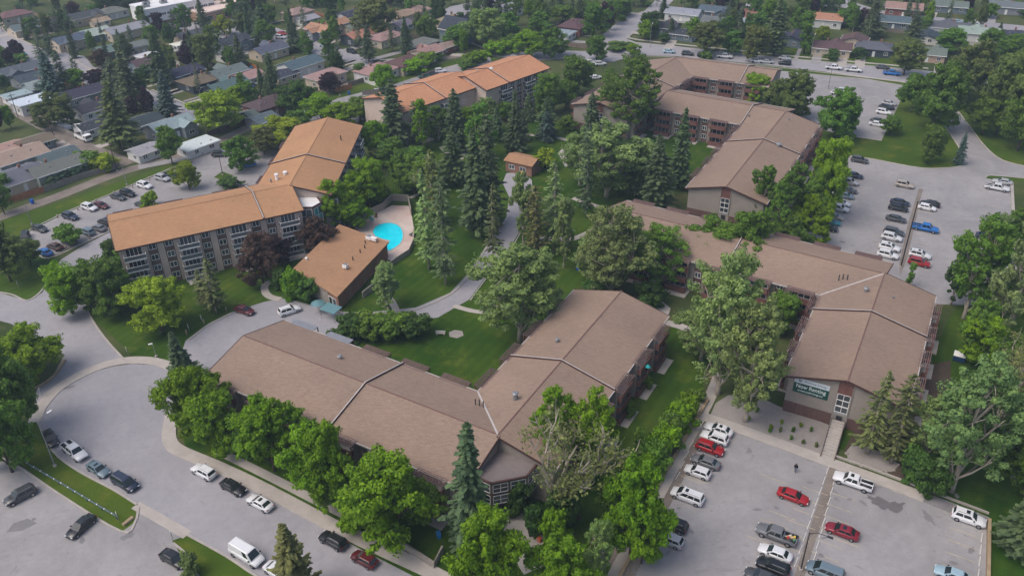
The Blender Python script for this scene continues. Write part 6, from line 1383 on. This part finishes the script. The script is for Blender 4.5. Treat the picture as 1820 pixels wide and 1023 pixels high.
bin_(58, 362, (.02, .12, .55), 'blue cart by the orange-brown fence at the lane', 1.1); bin_(2, 208, (.02, .25, .55), 'blue cart at the left edge of the alley'); bin_(447, 124, (.02, .3, .6), 'blue cart in the driveway below the orange fence'); bin_(621, 168, (.02, .1, .45), 'blue cart by the lane next to the orange fence'); bin_(929, 311, (.75, .45, .03), 'yellow bin outside the small office building')
bin_(1027, 480, (.03, .12, .5), 'blue bin at the shaded side entrance'); bin_(258, 480, (.03, .08, .3), 'navy cart against the orange block'); bin_(1072, 795, (.05, .3, .35), 'teal round table bin on the back patio of the front building', .8)
t = thing('dumpster', G(1703, 640), R(-31), 'blue steel dumpster with pale lid behind the right building', 'dumpster'); k = MB(); k.hexa([(-1, -.7, .15), (1, -.7, .15), (1, .6, .15), (-1, .6, .15)], [(-1, -.85, 1.3), (1, -.85, 1.3), (1, .75, 1.5), (-1, .75, 1.5)], 'plastic'); k.build('body', t, color=(.02, .06, .16))
k = MB(); k.hexa([(-1.02, -.87, 1.31), (1.02, -.87, 1.31), (1.02, .77, 1.51), (-1.02, .77, 1.51)], [(-1.02, -.87, 1.36), (1.02, -.87, 1.36), (1.02, .77, 1.56), (-1.02, .77, 1.56)], 'white_trim'); k.build('lid', t)
# balcony parasols
for x, y, z, col, lab in ((1152, 648, 7.0, (.02, .35, .36), 'teal parasol on a balcony of the front building'), (331, 470, 3.2, (.02, .10, .42), 'blue parasol on an orange-block balcony')):
    p = G(x, y, z); t = thing('parasol', (p.x, p.y, z-2.1), 0, lab, 'parasol'); k = MB(); k.tube([(0, 0, 1.7), (0, 0, 2.2)], [.5, .05], 'plastic', 8); k.build('canopy', t, color=col); k = MB(); k.tube([(0, 0, 0), (0, 0, 1.9)], .025, 'metal_grey'); k.build('pole', t)
# stones round the bed
for i, (x, y) in enumerate([(1504, 806), (1506, 817), (1519, 824), (1530, 829), (1541, 831), (1552, 834), (1563, 837), (1575, 838), (1588, 836), (1596, 826), (1592, 812), (1580, 804), (1565, 799), (1548, 794), (1532, 790), (1516, 791)]):
    bm = bmesh.new(); bmesh.ops.create_icosphere(bm, subdivisions=2, radius=.3); rs_ = random.Random(i)
    for v in bm.verts: v.co *= rs_.uniform(.8, 1.15); v.co.z *= .7
    me = bpy.data.meshes.new('boulder'); bm.to_mesh(me); bm.free(); me.materials.append(MT['stone']); o = link('boulder', me, None, G(x, y)+Vector((0, 0, .12)), rs_.uniform(0, 6))
    tag(o, 'boulder in the ring round the gravel bed below the thin spruces', 'boulder', 'boulders ringing the gravel bed')
# utility trailer, bucket truck, round white camper
p = G(148, 243, 1); t = thing('bucket_truck', (p.x, p.y, .02), R(-39), 'white bucket truck with a folded boom parked at the alley', 'truck')
k = MB(); k.box(1.6, 3.4, -1.05, 1.05, .5, 2.2, 'white_trim'); k.build('cab', t); k = MB(); k.box(3.38, 3.43, -.9, .9, 1.35, 2.05, 'car_glass'); k.box(2.3, 3.1, -1.07, 1.07, 1.4, 2.0, 'car_glass'); k.build('window', t)
k = MB(); k.box(-3.4, 1.5, -1.1, 1.1, .6, 1.5, 'white_trim'); k.box(-3.4, 1.5, -.6, .6, 1.501, 1.62, 'metal_dark'); k.build('bed', t)
k = MB(); k.tube([(-.5, 0, 1.6), (-.5, 0, 2.6)], .25, 'white_trim', 8); k.tube([(-.5, 0, 2.5), (-4.4, .3, 4.0), (-1.0, .6, 4.6)], [.22, .18, .16], 'white_trim', 6); k.build('boom', t)
for xx in (-2.3, 2.5):
    for yy in (-1, 1): k = MB(); k.tube([(xx, yy-.14, .45), (xx, yy+.14, .45)], .45, 'tyre', 12); k.build('wheel', t)
p = G(113, 224, 1); t = thing('utility_trailer', (p.x, p.y, .02), R(-39), 'long white utility trailer behind the bucket truck', 'trailer'); k = MB(); k.box(-3, 3, -1.0, 1.0, .5, 1.6, 'white_trim'); k.build('body', t)
for xx in (-.5, .5):
    for yy in (-1.02, 1.02): k = MB(); k.tube([(xx, yy-.1, .36), (xx, yy+.1, .36)], .36, 'tyre', 12); k.build('wheel', t)
p = G(544, 202, 1.2); t = thing('camper_trailer', (p.x, p.y, .02), R(30), 'rounded white camper trailer behind the left orange block', 'trailer'); bm = bmesh.new(); bmesh.ops.create_uvsphere(bm, u_segments=16, v_segments=10, radius=1)
for v in bm.verts: v.co = Vector((max(-2.1, min(2.1, v.co.x*2.6)), max(-1.05, min(1.05, v.co.y*1.3)), 1.5+max(-1, min(1.15, v.co.z*1.3))))
me = bpy.data.meshes.new('shell'); bm.to_mesh(me); bm.free(); me.materials.append(MT['white_trim']); link('shell', me, t); k = MB(); k.box(-.7, .7, -1.07, 1.07, 1.5, 2.1, 'car_glass'); k.build('window', t)
for yy in (-1, 1): k = MB(); k.tube([(0, yy-.1, .36), (0, yy+.1, .36)], .36, 'tyre', 12); k.build('wheel', t)
# flowering shrub by the black sedan
tree('bu', 340, 1018, 985, 40, 'pl', label='pale blossoming shrub beside the black sedan at the bottom left')
# ================================================================== person crossing the lot
def skin_mesh(name, verts, edges, rad, mat, par=None, sub=2):
    me = bpy.data.meshes.new(name); me.from_pydata(verts, edges, []); o = link(name, me, par); md = o.modifiers.new('skin', 'SKIN'); md.use_smooth_shade = True
    for i, r_ in enumerate(rad): me.skin_vertices[0].data[i].radius = (r_, r_) if not hasattr(r_, '__len__') else r_
    me.skin_vertices[0].data[0].use_root = True; s_ = o.modifiers.new('sub', 'SUBSURF'); s_.levels = s_.render_levels = sub
    bpy.context.view_layer.update(); m2 = bpy.data.meshes.new_from_object(o.evaluated_get(bpy.context.evaluated_depsgraph_get())); o.modifiers.clear(); o.data = m2
    m2.materials.clear(); m2.materials.append(MT[mat]); m2.polygons.foreach_set('use_smooth', [True]*len(m2.polygons)); return o
p = G(1413, 838); t = thing('person', (p.x, p.y, .014), R(-120), 'person in a black hooded jacket and pale jeans walking across the lot', 'person')
V = [(0, 0, .95), (0, .0, 1.15), (.01, 0, 1.38), (.02, 0, 1.50), (.03, 0, 1.60), (.04, 0, 1.70),          # spine, neck, head
     (.0, .19, 1.40), (-.06, .24, 1.12), (.06, .25, .88), (.0, -.19, 1.40), (.10, -.24, 1.13), (-.08, -.24, .90),   # arms
     (0, .09, .90), (.16, .10, .50), (.12, .10, .08), (.28, .11, .04), (0, -.09, .90), (-.10, -.10, .50), (-.28, -.10, .12), (-.16, -.11, .05),
     (.09, .25, .80), (-.05, -.24, .82)]
Eg = [(0, 1), (1, 2), (2, 3), (3, 4), (4, 5), (2, 6), (6, 7), (7, 8), (2, 9), (9, 10), (10, 11), (0, 12), (12, 13), (13, 14), (14, 15), (0, 16), (16, 17), (17, 18), (18, 19), (8, 20), (11, 21)]
Rd = [(.13, .10), (.13, .10), (.15, .10), .055, .085, .085, .06, .045, .032, .06, .045, .032, .085, .058, .04, .035, .085, .058, .04, .035, (.04, .02), (.04, .02)]
skin_mesh('body', V, Eg, Rd, 'skin', t)
def grow(idx, add, mat, nm):
    mp = {v: i for i, v in enumerate(idx)}; skin_mesh(nm, [V[i] for i in idx], [(mp[a_], mp[b_]) for a_, b_ in Eg if a_ in mp and b_ in mp], [tuple(x+add for x in (Rd[i] if hasattr(Rd[i], '__len__') else (Rd[i], Rd[i]))) for i in idx], mat, t)
grow([1, 0, 2, 3, 6, 7, 8, 9, 10, 11], .045, 'black_cloth', 'jacket'); grow([0, 12, 13, 14, 16, 17, 18], .032, 'jeans', 'trousers')

for i in (15, 19): k = MB(); v = V[i]; k.hexa([(v[0]-.16, v[1]-.05, .0), (v[0]+.1, v[1]-.045, 0), (v[0]+.1, v[1]+.045, 0), (v[0]-.16, v[1]+.05, 0)], [(v[0]-.15, v[1]-.04, .09), (v[0]+.08, v[1]-.03, .06), (v[0]+.08, v[1]+.03, .06), (v[0]-.15, v[1]+.04, .09)], 'black_cloth'); k.build('shoe', t)
bm = bmesh.new(); bmesh.ops.create_uvsphere(bm, u_segments=12, v_segments=8, radius=.112)
for v in bm.verts: v.co = Vector((v.co.x*1.02+.022, v.co.y, v.co.z*1.1+1.675))
me = bpy.data.meshes.new('hair'); bm.to_mesh(me); bm.free(); me.materials.append(MT['hair']); link('hair', me, t)
for q, tip in ((20, 1), (21, -1)):
    for f_ in range(5):
        v = Vector(V[q]); a_ = (f_-1.5)*.016 if f_ < 4 else .03; L_ = (.07, .08, .075, .06, .05)[f_]
        k = MB(); e = v+Vector((a_, 0, -.035 if f_ < 4 else 0)); k.tube([e, e+Vector((a_*.4, 0, -L_*.55)), e+Vector((a_*.4, -tip*.02, -L_))], [.009, .008, .006], 'skin', 5); k.build('finger', t)
# ================================================================== air
HAZE = True
if HAZE:
    me = bpy.data.meshes.new('haze'); x0, x1, y0, y1, z0, z1 = -1150, 1150, -320, 1520, -1.0, CH+6
    me.from_pydata([(x0, y0, z0), (x1, y0, z0), (x1, y1, z0), (x0, y1, z0), (x0, y0, z1), (x1, y0, z1), (x1, y1, z1), (x0, y1, z1)], [], [(3, 2, 1, 0), (4, 5, 6, 7), (0, 1, 5, 4), (1, 2, 6, 5), (2, 3, 7, 6), (3, 0, 4, 7)])
    m_ = bpy.data.materials.new('haze'); m_.use_nodes = True; nt_ = m_.node_tree; nt_.nodes.remove(nt_.nodes['Principled BSDF']); pv = nt_.nodes.new('ShaderNodeVolumePrincipled')
    pv.inputs['Color'].default_value = (.64, .83, 1, 1); pv.inputs['Density'].default_value = .00034; pv.inputs['Anisotropy'].default_value = .2
    nt_.links.new(pv.outputs[0], nt_.nodes['Material Output'].inputs['Volume']); me.materials.append(m_)
    o = link('haze', me); o['kind'] = 'stuff'; o['label'] = 'thin bluish summer haze over the far houses'
bpy.context.view_layer.update()
